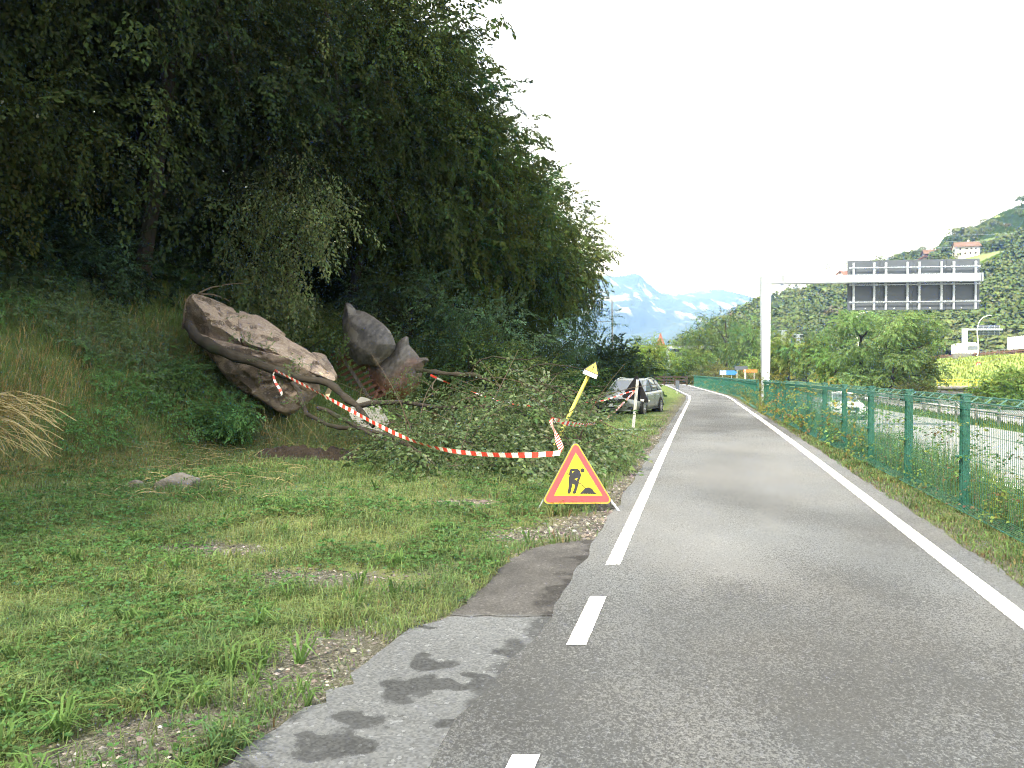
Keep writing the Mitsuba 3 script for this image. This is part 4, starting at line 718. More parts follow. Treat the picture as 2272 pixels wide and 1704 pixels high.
for i, (u, v, Y, rx, rz, colr, lab) in enumerate([
    (30, 262, 17.5, 1.3, 0.8, (0.03, 0.055, 0.035), 'dark feathery bush at the top of the bank by the left edge'),
    (95, 268, 17.8, 0.9, 0.55, (0.034, 0.06, 0.034), 'dark shrub on the brow of the bank above the dry grass'),
    (300, 335, 20.8, 1.2, 0.9, (0.05, 0.08, 0.03), 'leafy shrub behind the top of the huge boulder'),
    (455, 335, 23.5, 1.5, 0.9, DK, 'low shrub right of the pointed tip of the torn shell'),
    (470, 372, 22.5, 1.2, 0.7, (0.055, 0.085, 0.03), 'grassy shrub just right of the torn shell'),
    (412, 300, 24.5, 1.6, 0.9, DK * 0.8, 'shaded bush behind the upper lobe of the torn shell'),
    (497, 337, 27.5, 1.35, 1.05, (0.085, 0.145, 0.085), 'rounded bluish green bush at the edge of the wood'),
    (466, 340, 27.5, 0.9, 0.7, (0.065, 0.11, 0.06), 'lower bluish bush left of the rounded bluish bush'),
    (545, 352, 32, 1.7, 1.2, DK, 'dark bush right of the rounded bluish bush'),
    (575, 345, 38, 1.8, 1.5, DK * 0.85, 'dark bush under the last tree of the wood'),
    (560, 378, 28, 1.6, 0.7, (0.05, 0.08, 0.03), 'low green scrub behind the heap of fallen branches'),
    (516, 385, 24, 1.5, 0.7, (0.06, 0.085, 0.03), 'low scrub behind the left of the fallen branches'),
    (230, 418, 15.7, 0.42, 0.26, (0.075, 0.14, 0.05), 'green creepers hiding the lower left of the huge boulder'), (180, 378, 16.2, 0.35, 0.22, (0.08, 0.14, 0.055), 'creeper tuft beside the left end of the huge boulder'),
    (352, 330, 24.5, 0.8, 0.6, (0.09, 0.13, 0.06), 'pale leaved shrub between the boulder and the torn shell')]):
    shrub('shrub', lab, at(u, v, Y), (rx, rx * 0.8, rz), np.array(colr) * 1.35, 500 + i, scale=min(0.8, 0.3 + rx * 0.45))
for i, (x, y, rx, rz, colr, lab) in enumerate([
    (5.2, 45.0, 1.7, 1.7, DK * 1.0, 'large dark bush left of the metal mast'), (6.2, 48.5, 1.8, 2.1, (0.04, 0.068, 0.03), 'large dark bush standing behind the metal mast'),
    (7.2, 53, 1.4, 1.3, (0.045, 0.075, 0.03), 'dark rounded bush sloping down towards the yellow trees'), (4.9, 40.0, 1.2, 1.1, (0.035, 0.055, 0.026), 'dark low bush behind the bonnet of the parked car'), (6.2, 43, 0.9, 0.8, (0.05, 0.08, 0.03), 'low green bush behind the roof of the parked car')]):
    shrub('bush', lab, (x, y, float(g(x, y)) + rz * 0.75), (rx, rx * 0.9, rz), np.array(colr), 540 + i, 22, 26, P_FINE, 0.9, cat='bush')
# pale branch hanging down in front of the wood
r = np.random.default_rng(606); k = thing('hanging_branch', 'broken tree top hanging down with pale limp leaves above the boulder', 'tree')
ts = [[(500, 440, 18.8), (560, 335, 18.4), (635, 300, 18.0), (660, 345, 17.7), (690, 370, 17.5), (735, 440, 17.4), (745, 480, 17.5)], [(600, 330, 18.2), (622, 375, 18.0), (640, 400, 17.9), (620, 450, 17.8), (608, 520, 17.8), (590, 600, 17.9), (580, 680, 18.0)],
      [(640, 400, 17.9), (680, 430, 17.7), (700, 470, 17.6), (705, 520, 17.6)], [(540, 430, 18.4), (590, 435, 18.1), (625, 445, 17.9), (660, 500, 17.8), (690, 540, 17.7)], [(560, 340, 18.4), (540, 420, 18.3), (550, 500, 18.2), (530, 580, 18.2)], [(580, 600, 17.9), (620, 620, 17.8), (650, 650, 17.9), (665, 690, 18)]]
pp = []
for i, t_ in enumerate(ts):
    p_ = smooth_path([nat(a, b, Y + 1.7) for a, b, Y in t_], 22, 0.012, r); part(k, 'branch', tube(p_, np.linspace(0.035 if i < 2 else 0.02, 0.006, 22), 6), 'bark', smooth=50); pp.append(p_[5:])
pp = np.concatenate(pp); pp = pp[(pp[:, 2] < 6.9)]; pp = np.repeat(pp, 4, 0) + r.normal(0, 1, (len(pp) * 4, 3)) * [0.3, 0.25, 0.25]
ex_ = np.array([nat(r.uniform(560, 725), r.uniform(390, 560), 19.4) if i < 60 else nat(r.uniform(520, 655), r.uniform(560, 720), 19.7) for i in range(150)]); pp = np.vstack([pp, ex_])
q, c = put_sprays(P_FALLEN, pp, np.stack([r.normal(0.15, 0.5, len(pp)), r.normal(-0.2, 0.5, len(pp)), r.normal(-0.6, 0.5, len(pp))], 1), 0.72, r, np.array([0.17, 0.215, 0.10]), 0.3)
m1, c1_ = leaves_mesh(q, c); part(k, 'foliage', m1, 'leaf', color=c1_)
# bare twigs and a root over the boulder's upper end
k = thing('dead_branch', 'thin bare branch curling over the upper end of the boulder', 'branch')
for t_ in ([(405, 730, 16.9), (408, 700, 16.8), (415, 665, 16.9), (430, 653, 17.1)], [(440, 652, 17.2), (470, 638, 17.4), (500, 632, 17.6), (540, 628, 17.8)], [(445, 653, 17.2), (480, 656, 17.5), (510, 670, 17.8)]):
    part(k, 'twig', tube(smooth_path([nat(*q) for q in t_], 9, 0.006, r), np.linspace(0.022, 0.008, 9), 6), 'twig_bark', smooth=True)

# ------------------------------------------------------------------ green mesh fence
def fence(label, ys_, step, detail):
    k = thing('fence', label, 'fence'); X = fence_x(ys_); H = 1.32
    for i, y in enumerate(ys_):
        z = float(g(X[i], y)); part(k, 'post', cat_([box((0.08, 0.08, H + 0.05), (X[i] + 0.05, y, z + H / 2 - 0.02)), box((0.12, 0.11, 0.014), (X[i] + 0.04, y, z + H + 0.014))]), 'fence_green')
        if detail: part(k, 'clamp', box((0.05, 0.10, 0.03), (X[i] - 0.012, y, z + 0.62), bev=0.006), 'fence_green')
    for i in range(len(ys_) - 1):
        a = np.array([X[i], ys_[i], float(g(X[i], ys_[i]))]); b = np.array([X[i + 1], ys_[i + 1], float(g(X[i + 1], ys_[i + 1]))]); ax = norm(b - a); L = np.linalg.norm(b - a); nx = norm(np.array([-ax[1], ax[0], 0])); nx = nx if nx[0] < 0 else -nx
        ms = []; rw = 0.0033 if detail else 0.006
        for j in range(int(L / step)):
            p = a + ax * (j + 0.5) * step; ms.append(tube([p + [0, 0, 0.10], p + [0, 0, 1.17]], rw, 4, False)); ms.append(tube([p + [0, 0, 1.19], p + nx * 0.07 + [0, 0, 1.262], p + [0, 0, H]], rw * 1.15, 4, False)); ms.append(tube([p + nx * 0.09 + [0, 0, 0.055], p + [0, 0, 0.11]], rw, 4, False))
        for z, o, w in ((0.12, 0, .004), (0.42, 0, .003), (0.62, 0, .003), (0.92, 0, .003), (1.17, 0, .005), (1.262, 0.07, .007), (H, 0, .008), (0.05, 0.09, 0.006)):
            ms.append(tube([a + nx * o + [0, 0, z], b + nx * o + [0, 0, z]], w, 5, False))
        if detail:
            for j in range(int(L / 0.4)):
                p = a + ax * (j + 0.5) * 0.4; ms.append(bar(p + nx * 0.073 + [0, 0, 1.265], p + [0, 0, H + 0.004], 0.05, 0.003, ax * 0 + np.array([0, 0, 1.0])))
        part(k, 'wire_panel', cat_(ms), 'fence_green', kind='stuff')
    return k
fence('green wire mesh fence with folded top edge beside the cycle path', np.arange(9.21 - 3 * 2.33, 34.6, 2.33), 0.05, True)
fence('farther green fence beyond the gantry post following the bend of the path', np.r_[np.arange(36.2, 100, 2.45), 100.4], 0.085, False)
# plants climbing on and growing behind the fence
r = np.random.default_rng(707)
def fence_leaves(N, y0, y1, color, hmax, spread, protos, scale, p=1.3):
    u_ = r.random(N); y = (y0 ** (1 - p) + u_ * (y1 ** (1 - p) - y0 ** (1 - p))) ** (1 / (1 - p)); x = fence_x(y) + np.abs(r.normal(0.05, spread, N)); n = fb(y, 0 * y, 51, 0.9); h = hmax * r.random(N) ** 1.4 * (0.45 + 1.3 * n)
    return np.stack([x, y, g(x, y) + 0.05 + np.minimum(h, 1.42)], 1), np.stack([r.normal(-0.4, 0.5, N), r.normal(-0.4, 0.6, N), r.normal(0.3, 0.5, N)], 1)
P_VINE = [spray_proto(9, 0.34, 0.06, 0.04, 0.3, s) for s in (61, 62, 63)]
Q, C = [], []
for N, y0, y1, cl, hm, sd in ((420, 4.5, 34, (0.17, 0.26, 0.09), 0.7, 0.35), (300, 5, 34, (0.20, 0.27, 0.08), 1.0, 0.25), (80, 6, 34, (0.20, 0.16, 0.10), 0.7, 0.15), (90, 14, 34, (0.26, 0.24, 0.07), 1.4, 0.04), (5, 20.5, 21.0, (0.40, 0.19, 0.07), 1.45, 0.03), (4, 26, 26.4, (0.38, 0.19, 0.07), 1.45, 0.03), (70, 20, 35, (0.22, 0.23, 0.07), 1.15, 0.04), (330, 36, 98, (0.20, 0.22, 0.08), 0.9, 0.1)):
    P, D = fence_leaves(N, y0, y1, cl, hm, sd, P_VINE, 1, 1.2); q, c = put_sprays(P_VINE, P, D, np.clip(P[:, 1] / 14, 0.75, 1.4), r, np.array(cl), 0.35); Q.append(q); C.append(c)
m1, c1_ = leaves_mesh(np.concatenate(Q), np.concatenate(C)); single('climbing_plants', m1, 'leaf', 'green yellow and orange climbers on the wire mesh fence', 'climbers', kind='stuff', color=c1_)
N = 14500; y = 4.2 + 60 * r.random(N) ** 1.7; x = fence_x(y) + r.uniform(0.05, 1.9, N); n = fb(x, y, 52, 1.2); h = (0.18 + 0.65 * n) * r.uniform(0.5, 1.4, N); cl = np.where(r.random((N, 1)) < 0.25, np.array([0.26, 0.22, 0.12]), np.array([0.17, 0.26, 0.08])) * r.uniform(0.6, 1.3, (N, 1))
m1, c1_ = blades(np.stack([x, y, g(x, y)], 1), h, 0.008 * np.clip(y / 9, 1, 4), r.uniform(0, 6.28, N), np.clip(r.normal(0.5, 0.25, N), 0, 1.1), cl, r); single('fence_weeds', m1, 'leaf', 'tall weeds growing behind the wire mesh fence', 'weeds', kind='stuff', color=c1_)

# ------------------------------------------------------------------ sign gantry over the motorway
def gantry(label, base, dirx, Hb, Lb, hb, wb, wt, panel, nsub, verts, detail, side_cap=True):
    """cantilever: post at base, beam along dirx; panel = (x0, x1, z0, z1) of the board measured from the post and the ground"""
    k = thing('sign_gantry', label, 'gantry'); ex = norm(np.array([dirx[0], dirx[1], 0])); ey = np.array([-ex[1], ex[0], 0]); ez = np.array([0, 0, 1.0]); R = np.stack([ex, ey, ez], 1)
    W_ = lambda x, y, z: base + ex * x + ey * y + ez * z
    V = [W_(sx * w / 2 * 1.0 + (0.0 if top else 0.03), sy * w / 2, z) for z, w, top in ((-1.2, wb, 0), (Hb, wt, 1)) for sx in (-1, 1) for sy in (-1, 1)]
    part(k, 'post', trimesh.convex.convex_hull(np.array(V)), 'galvanised')
    part(k, 'beam', cat_([box((0.9, wt * 1.02, hb), W_(0.9 / 2 - wt / 2, 0, Hb + hb / 2), R, 0.01), box((Lb - 0.9, wt * 0.9, hb), W_(0.9 + 0.06 + (Lb - 0.9) / 2 - wt / 2, 0, Hb + hb / 2), R, 0.01)]), 'galvanised')
    part(k, 'flange', box((0.06, wt * 1.25, hb * 1.35), W_(0.93 - wt / 2, 0, Hb + hb / 2), R, 0.006), 'galvanised')
    for z in ((-.13, 0, .13, .26) if detail else ()): part(k, 'bolt', box((0.12, 0.03, 0.03), W_(0.93 - wt / 2, -wt * 0.56, Hb + hb / 2 - 0.05 + z * .8), R), 'rail_steel')
    x0, x1, z0, z1 = panel; yb = wt / 2 + 0.24; n = nsub; w = (x1 - x0) / n
    for i in range(n): part(k, 'board_panel', box((w - 0.012, 0.04, z1 - z0), W_(x0 + (i + .5) * w, yb, (z0 + z1) / 2), R, 0.004), 'panel_grey')
    for f in verts:
        part(k, 'mounting_rail', cat_([box((0.085, 0.09, z1 - z0 - 0.10), W_(x0 + f * (x1 - x0), yb - 0.10, (z0 + z1) / 2 - 0.05), R)]), 'galvanised')
        if detail: part(k, 'beam_clamp', box((0.05, wt * 0.9 + 0.03, hb + 0.025), W_(x0 + f * (x1 - x0) + 0.06, 0.0, Hb + hb / 2), R), 'galvanised')
    for f in ((0.155, 0.5, 0.845) if detail else (0.2, 0.8)):
        part(k, 'cross_tube', tube([W_(x0 + 0.03, yb - 0.17, z1 - f * (z1 - z0)), W_(x1 - 0.03, yb - 0.17, z1 - f * (z1 - z0))], 0.024, 8), 'galvanised', smooth=40)
        if detail:
            for q in (0.015, 0.22, 0.275, 0.475, 0.525, 0.73, 0.78, 0.985): part(k, 'tube_clamp', box((0.07, 0.07, 0.075), W_(x0 + q * (x1 - x0), yb - 0.165, z1 - f * (z1 - z0)), R, 0.01), 'galvanised')
    if detail:
        for q in (0.14, 0.36, 0.63, 0.865): part(k, 'board_label', trimesh.creation.cylinder(0.025, sections=12, segment=[W_(x0 + q * (x1 - x0), yb - 0.021, z0 + 0.07), W_(x0 + q * (x1 - x0), yb - 0.025, z0 + 0.07)]), 'white_paint')
        part(k, 'end_cap', box((0.03, wt * 1.0, hb * 1.08), W_(Lb - wt / 2 + 0.08, 0, Hb + hb / 2), R, 0.005), 'galvanised')
    return k
gb_ = np.array([10.95, 34.8, -0.20])
gantry('large grey gantry arm carrying the dark back of a wide road sign', gb_, (1, -0.13), 5.55, 8.75, 0.33, 0.26, 0.41, (3.50, 8.86, 4.42, 6.55), 4, (0.043, 0.2, 0.29, 0.453, 0.542, 0.708, 0.8, 0.962), True)
EMB = lambda y: 107.8 + 0.27 * (y - 190)
ez_ = 5.0
gantry('small white gantry standing on the grassy embankment beside the upper road', np.array([106.9, 190, ez_ + 0.6]), (1, 0.0), 5.6, 9.2, 0.42, 0.95, 0.95, (3.2, 8.7, 4.55, 6.9), 4, (0.02, 0.27, 0.52, 0.77, 0.98), False)
gantry('distant pale gantry showing above the hedge beyond the bend of the path', np.array([29.5, 152, 0.55]), (1, 0.0), 5.2, 9.0, 0.5, 0.5, 0.5, (0.6, 8.4, 4.2, 5.9), 6, (0.05, .15, .25, .35, 0.5, .6, .7, .8, .9), False)

# ------------------------------------------------------------------ cars
def lathe(profile, seg, axis_pts):
    m = trimesh.creation.revolve(np.array(profile), sections=seg); return m
def car(key, label, cat, pos, heading, paint, badge=True):
    """estate car; local x forward, y left, z up; nose at +2.35"""
    k = thing(key, label, cat); c, s = math.cos(heading), math.sin(heading); M = np.array([[c, -s, 0, pos[0]], [s, c, 0, pos[1]], [0, 0, 1, pos[2]], [0, 0, 0, 1.0]])
    def P(nm, m, b, lab=None, **kw): m = m.copy(); m.apply_transform(M); return part(k, nm, m, b, lab, **kw)
    st = [(2.36, .60, .66, .30), (2.30, .74, .73, .22), (2.12, .84, .80, .19), (1.6, .905, .90, .18), (1.05, .915, .965, .18), (0.3, .92, .965, .18), (-0.8, .92, .985, .18), (-1.6, .915, 1.0, .19), (-2.05, .885, 1.01, .22), (-2.28, .82, .99, .30), (-2.36, .74, .92, .38)]
    rings = []
    for x, w, t, b in st:
        half = [(0, b), (w * .80, b), (w * .96, b + .10), (w, b + .30), (w, t - .25), (w * .965, t - .10), (w * .86, t - .012), (w * .45, t + .022), (0, t + .03)]
        rings.append([(x, y, z) for y, z in half] + [(x, -y, z) for y, z in half[-2:0:-1]])
    V = np.array(rings); n, m_ = V.shape[:2]; f = []
    for i in range(n - 1):
        for j in range(m_): a, b_ = i * m_ + j, i * m_ + (j + 1) % m_; f += [[a, b_, b_ + m_], [a, b_ + m_, a + m_]]
    vv = V.reshape(-1, 3); c0, c1 = len(vv), len(vv) + 1; vv = np.vstack([vv, V[0].mean(0), V[-1].mean(0)])
    for j in range(m_): f += [[c0, (j + 1) % m_, j], [c1, (n - 1) * m_ + j, (n - 1) * m_ + (j + 1) % m_]]
    body = trimesh.Trimesh(vv, f, process=True); trimesh.repair.fix_normals(body); body = trimesh.Trimesh(*trimesh.remesh.subdivide_loop(body.vertices, body.faces, 2)) if True else body
    P('body', body, paint, smooth=40)
    gh = [(1.02, .66, .955), (.72, .80, .965), (-1.95, .79, .99), (-2.22, .70, 1.0), (.22, .55, 1.375), (-.25, .60, 1.42), (-1.45, .585, 1.405), (-1.88, .55, 1.345)]
    hull = lambda pts: trimesh.convex.convex_hull(np.array([(x, sy * y, z) for x, y, z in pts for sy in (-1, 1)]))
    P('window', hull(gh), 'car_glass', 'dark windows reflecting the clouds with more sky reflection put into their colour')
    P('roof', hull([(.16, .54, 1.385), (-.25, .605, 1.425), (-1.45, .59, 1.412), (-1.90, .545, 1.348), (.0, .40, 1.43), (-.5, .45, 1.462), (-1.4, .44, 1.452), (-1.9, .42, 1.37)]), paint, smooth=30)
    for sy in (-1, 1):
        for a, b_, w_ in (((1.0, .69, .955), (.19, .57, 1.39), .06), ((-.30, .815, .97), (-.42, .612, 1.405), .05), ((-1.30, .81, .985), (-1.32, .60, 1.40), .05), ((-2.1, .765, .995), (-1.84, .565, 1.35), .15)):
            P('pillar', bar((a[0], a[1] * sy, a[2]), (b_[0], b_[1] * sy, b_[2]), w_, 0.03, (0, sy, 0.4)), paint if w_ > .055 else 'dark_plastic')
        P('roof_rail', tube(smooth_path([(.0, .575 * sy, 1.415), (-.2, .585 * sy, 1.448), (-1.4, .575 * sy, 1.44), (-1.7, .555 * sy, 1.395)], 12), 0.02, 7), 'silver_trim', smooth=40)
        P('mirror', displaced_hull([(x, sy * y, z) for x in (.52, .70) for y in (.93, 1.10) for z in (.97, 1.09)], .05, 0, 1, 1), paint, smooth=60)
        for x in (.35, -.75): P('door_handle', box((.20, .03, .025), (x - .12, sy * .925, .80), bev=.008), 'silver_trim')
        for x in (.82, -.36, -1.32): P('door_seam', box((.012, .012, .58), (x, sy * .916, .58)), 'dark_plastic')
        P('sill_trim', box((2.2, .02, .05), (-.1, sy * .918, .27)), 'dark_plastic')
        for x in (1.45, -1.36):
            P('wheel_arch', trimesh.creation.cylinder(.365, sections=28, segment=[(x, sy * .60, .335), (x, sy * .924, .335)]), 'dark_plastic', smooth=30)
            wk = P('wheel', trimesh.creation.annulus(.225, .325, .215, sections=32, transform=trimesh.transformations.rotation_matrix(np.pi / 2, [1, 0, 0], [0, 0, 0]) @ np.eye(4)).apply_translation((x, sy * .845, .325)), 'rubber', smooth=30)
            sp_ = [trimesh.creation.annulus(.20, .232, .19, sections=28, transform=trimesh.transformations.rotation_matrix(np.pi / 2, [1, 0, 0])).apply_translation((x, sy * .852, .325)), trimesh.creation.cylinder(.05, sections=14, segment=[(x, sy * .90, .325), (x, sy * .945, .325)])]
            for q in range(10):
                a = q * math.pi / 5 + (0.13 if q % 2 else -0.13); sp_.append(bar((x + .04 * math.cos(a), sy * .94, .325 + .04 * math.sin(a)), (x + .205 * math.cos(a), sy * .935, .325 + .205 * math.sin(a)), .028, .03, (0, 1, 0)))
            mm = cat_(sp_); mm.apply_transform(M); part(wk, 'rim', mm, 'silver_trim', smooth=30)
            dm = trimesh.creation.cylinder(.20, sections=20, segment=[(x, sy * .82, .325), (x, sy * .86, .325)]); dm.apply_transform(M); part(wk, 'brake_disc', dm, 'dark_plastic')
        P('headlight', hull([(2.02, .70, .78), (2.28, .62, .70), (2.335, .50, .67), (2.345, .50, .60), (2.28, .70, .58), (2.1, .80, .66)]).slice_plane([0, 0, 0], [0, sy, 0], cap=False), 'lamp_glass')
        P('tail_lamp', box((.10, .26, .16), (-2.31, sy * .64, .80), bev=.03), 'red_paint')
        P('air_intake', box((.06, .30, .12), (2.315, sy * .58, .36), bev=.02), 'dark_plastic')
    P('grille', trimesh.convex.convex_hull(np.array([(x, sy * y, z) for sy in (-1, 1) for x, y, z in ((2.395, .40, .70), (2.40, .43, .62), (2.385, .28, .34), (2.30, .42, .71), (2.30, .30, .33))])), 'dark_plastic')
    P('grille_frame', tube([(2.40, .42, .705), (2.407, .44, .62), (2.39, .29, .335), (2.39, -.29, .335), (2.407, -.44, .62), (2.40, -.42, .705), (2.40, .42, .705)], .011, 6), 'silver_trim')
    if badge: P('badge', cat_([trimesh.creation.torus(.048, .008, 20, 8, transform=trimesh.transformations.rotation_matrix(np.pi / 2, [0, 1, 0])).apply_translation((2.415, (i - 1.5) * .075, .635)) for i in range(4)]), 'silver_trim', smooth=60)
    P('number_plate', box((.012, .52, .115), (2.412, 0, .47)), 'white_paint'); P('plate_band', box((.014, .04, .113), (2.4125, .238, .47)), 'sign_blue')
    P('bumper_lip', box((.05, 1.30, .03), (2.33, 0, .25), bev=.01), 'silver_trim')
    for y in (.36, -.30): P('wiper', bar((1.06, y, .965), (.90, y - .38, 1.03), .02, .012), 'dark_plastic')
    return k
fwd = norm(np.array([-0.40, -0.916, 0])); cp = np.array([5.05, 31.2]) ; rt = np.array([fwd[1], -fwd[0]])
cpos = cp - fwd[:2] * 1.45 - rt * 0.86 * 1.0
cpos = np.array([cp[0] - fwd[0] * 1.45 - 0.85 * 0.91, cp[1] - fwd[1] * 1.45 + 0.85 * 0.40])
car('car', 'grey green estate car parked on the grass behind the fallen branches', 'car', (cpos[0], cpos[1], float(base_z(32)) - 0.07), math.atan2(fwd[1], fwd[0]), 'car_paint')
wp = np.array([road_x(45) + 4.6, 45.0]); car('car', 'white car driving on the motorway behind the wire mesh fence', 'car', (18.5, 45, float(base_z(45)) - 0.83), math.radians(-102.5), 'white_paint', badge=False)

# ------------------------------------------------------------------ motorway guard rail
k = thing('guard_rail', 'grey metal guard rail between the carriageways seen through the fence', 'guard rail')
zg = lambda y: base_z(y) - 0.86
for off, z, hh, dy in ((11.55, 0.62, 0.10, .04), (11.55, 0.50, 0.06, .05), (11.55, 0.95, 0.05, .05)):
    p = [np.array([road_x(y) + off, y, zg(y) + z]) for y in (6, 20, 34, 48, 62, 100)]
    part(k, 'rail', cat_([bar(p[i], p[i + 1], dy, hh) for i in range(5)]), 'rail_steel')
for y in np.arange(8, 98, 3.0): part(k, 'post', box((0.10, 0.12, 1.0), (road_x(y) + 11.66, y, zg(y) + 0.5)), 'rail_steel')
k = thing('guard_rail', 'far pale guard rail along the outer side of the second carriageway', 'guard rail')
p = [np.array([road_x(y) + 22.2, y, zg(y) + .65]) for y in (10, 40, 70, 100)]; part(k, 'rail', cat_([bar(p[i], p[i + 1], .05, .28) for i in range(3)]), 'rail_steel')
for y in np.arange(14, 98, 4.0): part(k, 'post', box((0.10, 0.12, .7), (road_x(y) + 22.3, y, zg(y) + 0.35)), 'rail_steel')
r = np.random.default_rng(808); N = 17000; y = 8 + 100 * r.random(N) ** 1.2; o = r.choice([11.6, 24.0], N, p=[.45, .55]); x = road_x(y) + o + np.where(o < 20, r.uniform(-.85, .9, N), r.uniform(-1.6, 6, N))
m1, c1_ = blades(np.stack([x, y, g(x, y)], 1), r.uniform(0.12, 0.4, N), 0.02 * np.clip(y / 20, 1, 4), r.uniform(0, 6.28, N), np.clip(r.normal(.5, .25, N), 0, 1), np.array([0.15, 0.20, 0.06]) * r.uniform(.6, 1.4, (N, 1)), r); single('road_verge_grass', m1, 'leaf', 'rough grass on the strips beside the motorway lanes', 'grass', kind='stuff', color=c1_)

# ------------------------------------------------------------------ far wooden fence, path sign, mast, small signs
k = thing('wooden_fence', 'dark brown wooden rail fence closing the bend at the far end of the path', 'fence')
wf = smooth_path([(22.3, 102.5), (19.5, 108), (16.5, 112.5), (12.5, 114.5), (8, 114)], 10)
for i, q in enumerate(wf):
    z = -.3; part(k, 'post', box((.16, .16, 1.35), (q[0], q[1], z + .62)), 'dark_wood')
    if i < 9:
        for zz_ in (.35, .72, 1.12): part(k, 'rail', bar((q[0], q[1], z + zz_), (wf[i + 1][0], wf[i + 1][1], z + zz_), .06, .2 if zz_ > .5 else .14), 'dark_wood')
k = thing('path_sign', 'small grey sign back on a low post where the path bends', 'sign'); b = np.array([13.55, 66, -.28]); part(k, 'post', tube([b, b + [0, 0, 1.05]], .035, 8), 'post_grey', smooth=40); part(k, 'plate', box((.30, .03, .70), b + [0.02, -.05, .75], bev=.005), 'panel_grey')
k = thing('mast', 'thin tall metal mast with a short side arm rising from the dark bushes', 'mast'); b = np.array([5.75, 46, -.2]); part(k, 'pole', tube([b, b + [0, 0, 3.5], b + [-.04, 0, 5.95]], [.06, .05, .03], 8), 'rail_steel', smooth=40)
part(k, 'side_arm', cat_([bar(b + [-1.05, 0, 4.65], b + [0, 0, 4.62], .03, .03), bar(b + [-1.0, 0, 4.45], b + [-1.0, 0, 4.8], .03, .03)]), 'rail_steel')
def post_sign(label, u, v, Y, w, h, bsdf, arrow=False):
    c = at(u, v, Y); z0 = float(g(c[0], c[1])); k = thing('direction_sign', label, 'sign')
    pl = Polygon([(-w / 2, -h / 2), (w / 2, -h / 2), (w / 2 + (h * .6 if arrow else 0), 0), (w / 2, h / 2), (-w / 2, h / 2)]); part(k, 'plate', extrude(pl, .03, (c + [0, -.06, 0], np.array([1., 0, 0]), np.array([0, 0, 1.]), np.array([0, -1., 0]))), bsdf)
    for dx in ((0,) if w < 1.2 else (-w * .3, w * .3)): part(k, 'post', tube([(c[0] + dx, c[1], z0), (c[0] + dx, c[1], c[2] + h * .4)], .04, 8), 'post_grey', smooth=40)
    if arrow:
        part(k, 'pale_half', extrude(Polygon([(-w / 2 + .03, -h / 2 + .03), (-w * .08, -h / 2 + .03), (-w * .08, h / 2 - .03), (-w / 2 + .03, h / 2 - .03)]), .006, (c + [0, -.092, 0], np.array([1., 0, 0]), np.array([0, 0, 1.]), np.array([0, -1., 0]))), 'white_paint')
    return k
post_sign('blue arrow shaped direction sign above the far green fence', 727, 372.6, 75, 1.4, .42, 'sign_blue', True)
post_sign('grey sign back on two posts right of the blue arrow sign', 741, 368, 80, 1.3, .38, 'panel_grey')
post_sign('orange sign board left of the gantry post', 750, 371, 78, 1.35, .26, 'sign_orange')
k = thing('marker_stake', 'thin white stake between the grey and the orange sign', 'post'); c = at(745, 369, 77); part(k, 'pole', tube([(c[0], c[1], float(g(c[0], c[1]))), c], .035, 8), 'white_paint', smooth=40)

# ------------------------------------------------------------------ trees in the valley on the right
LO = np.array([0.175, 0.27, 0.105])
def vtree(label, x, y, h, rad, color, seed, group=None, nb=18, per=26, protos=P_FINE, scale=1.0, lean=(0, 0), **kw):
    z = float(g(x, y)); return tree('valley_tree', label, 'tree', (x, y, z), 0, rad, h - rad[2] * 0.75, nb, per, protos, np.array(color) * [1.35, 1.55, 1.45], seed, 0.16 * max(1, h / 7), group, scale, lean, **kw)
def px(u, Y): return (u - 512) / F * Y
# two spreading locust trees with dark limbs showing
def locust(label, u0, Y, trunk, limbs, blobs, color, seed):
    r = np.random.default_rng(seed); k = thing('locust_tree', label, 'tree'); to = lambda q: nat(q[0], q[1], Y + (q[2] if len(q) > 2 else 0))
    p = smooth_path([to(q) for q in trunk], 14, .02, r); p[0, 2] = float(g(p[0, 0], p[0, 1])) - .3; part(k, 'trunk', tube(p, np.linspace(.24, .10, 14), 8), 'bark', smooth=50)
    for l in limbs: p = smooth_path([to(q) for q in l], 9, .03, r); part(k, 'limb', tube(p, np.linspace(.12, .03, 9), 6), 'bark', smooth=50)
    Q, C = [], []
    for x, y, rad in blobs:
        n = int(46 * rad ** 2 + 16); d = sphere_dirs(n, r); c = to((x, y)) + np.array([0, r.normal(0, 1.3), 0]); pos = c + d * rad * np.array([1.15, 1.1, .62]) * r.uniform(.5, 1.05, (n, 1))
        cl = np.array(color) * (1 + .16 * r.normal()); cl = cl if y > 728 or r.random() > .25 else cl * np.array([1.35, .88, .8])
        q, c_ = put_sprays(P_FINE, pos, d * [1, 1, .5] - [0, 0, .25], .85, r, cl, .28); Q.append(q); C.append(c_)
    m, vc = leaves_mesh(np.concatenate(Q), np.concatenate(C)); part(k, 'crown', m, 'leaf', color=vc)
locust('spreading tree with forked dark limbs left of centre below the gantry board', 858, 78, [(1912, 868), (1912, 820), (1908, 775), (1912, 745)], [[(1912, 750), (1895, 730), (1880, 722)], [(1912, 748), (1925, 735), (1935, 722)], [(1910, 790), (1930, 772), (1945, 762)], [(1909, 800), (1888, 786), (1874, 780)]],
       [(1875, 715, 1.35), (1905, 703, 1.35), (1940, 712, 1.3), (1865, 740, 1.1), (1955, 740, 1.1), (1890, 768, 1.2), (1938, 770, 1.2), (1870, 790, 1.0), (1925, 800, 1.2), (1895, 822, 1.2), (1945, 822, 1.0), (1910, 845, 1.2), (1870, 835, 1.0)], LO, 901)
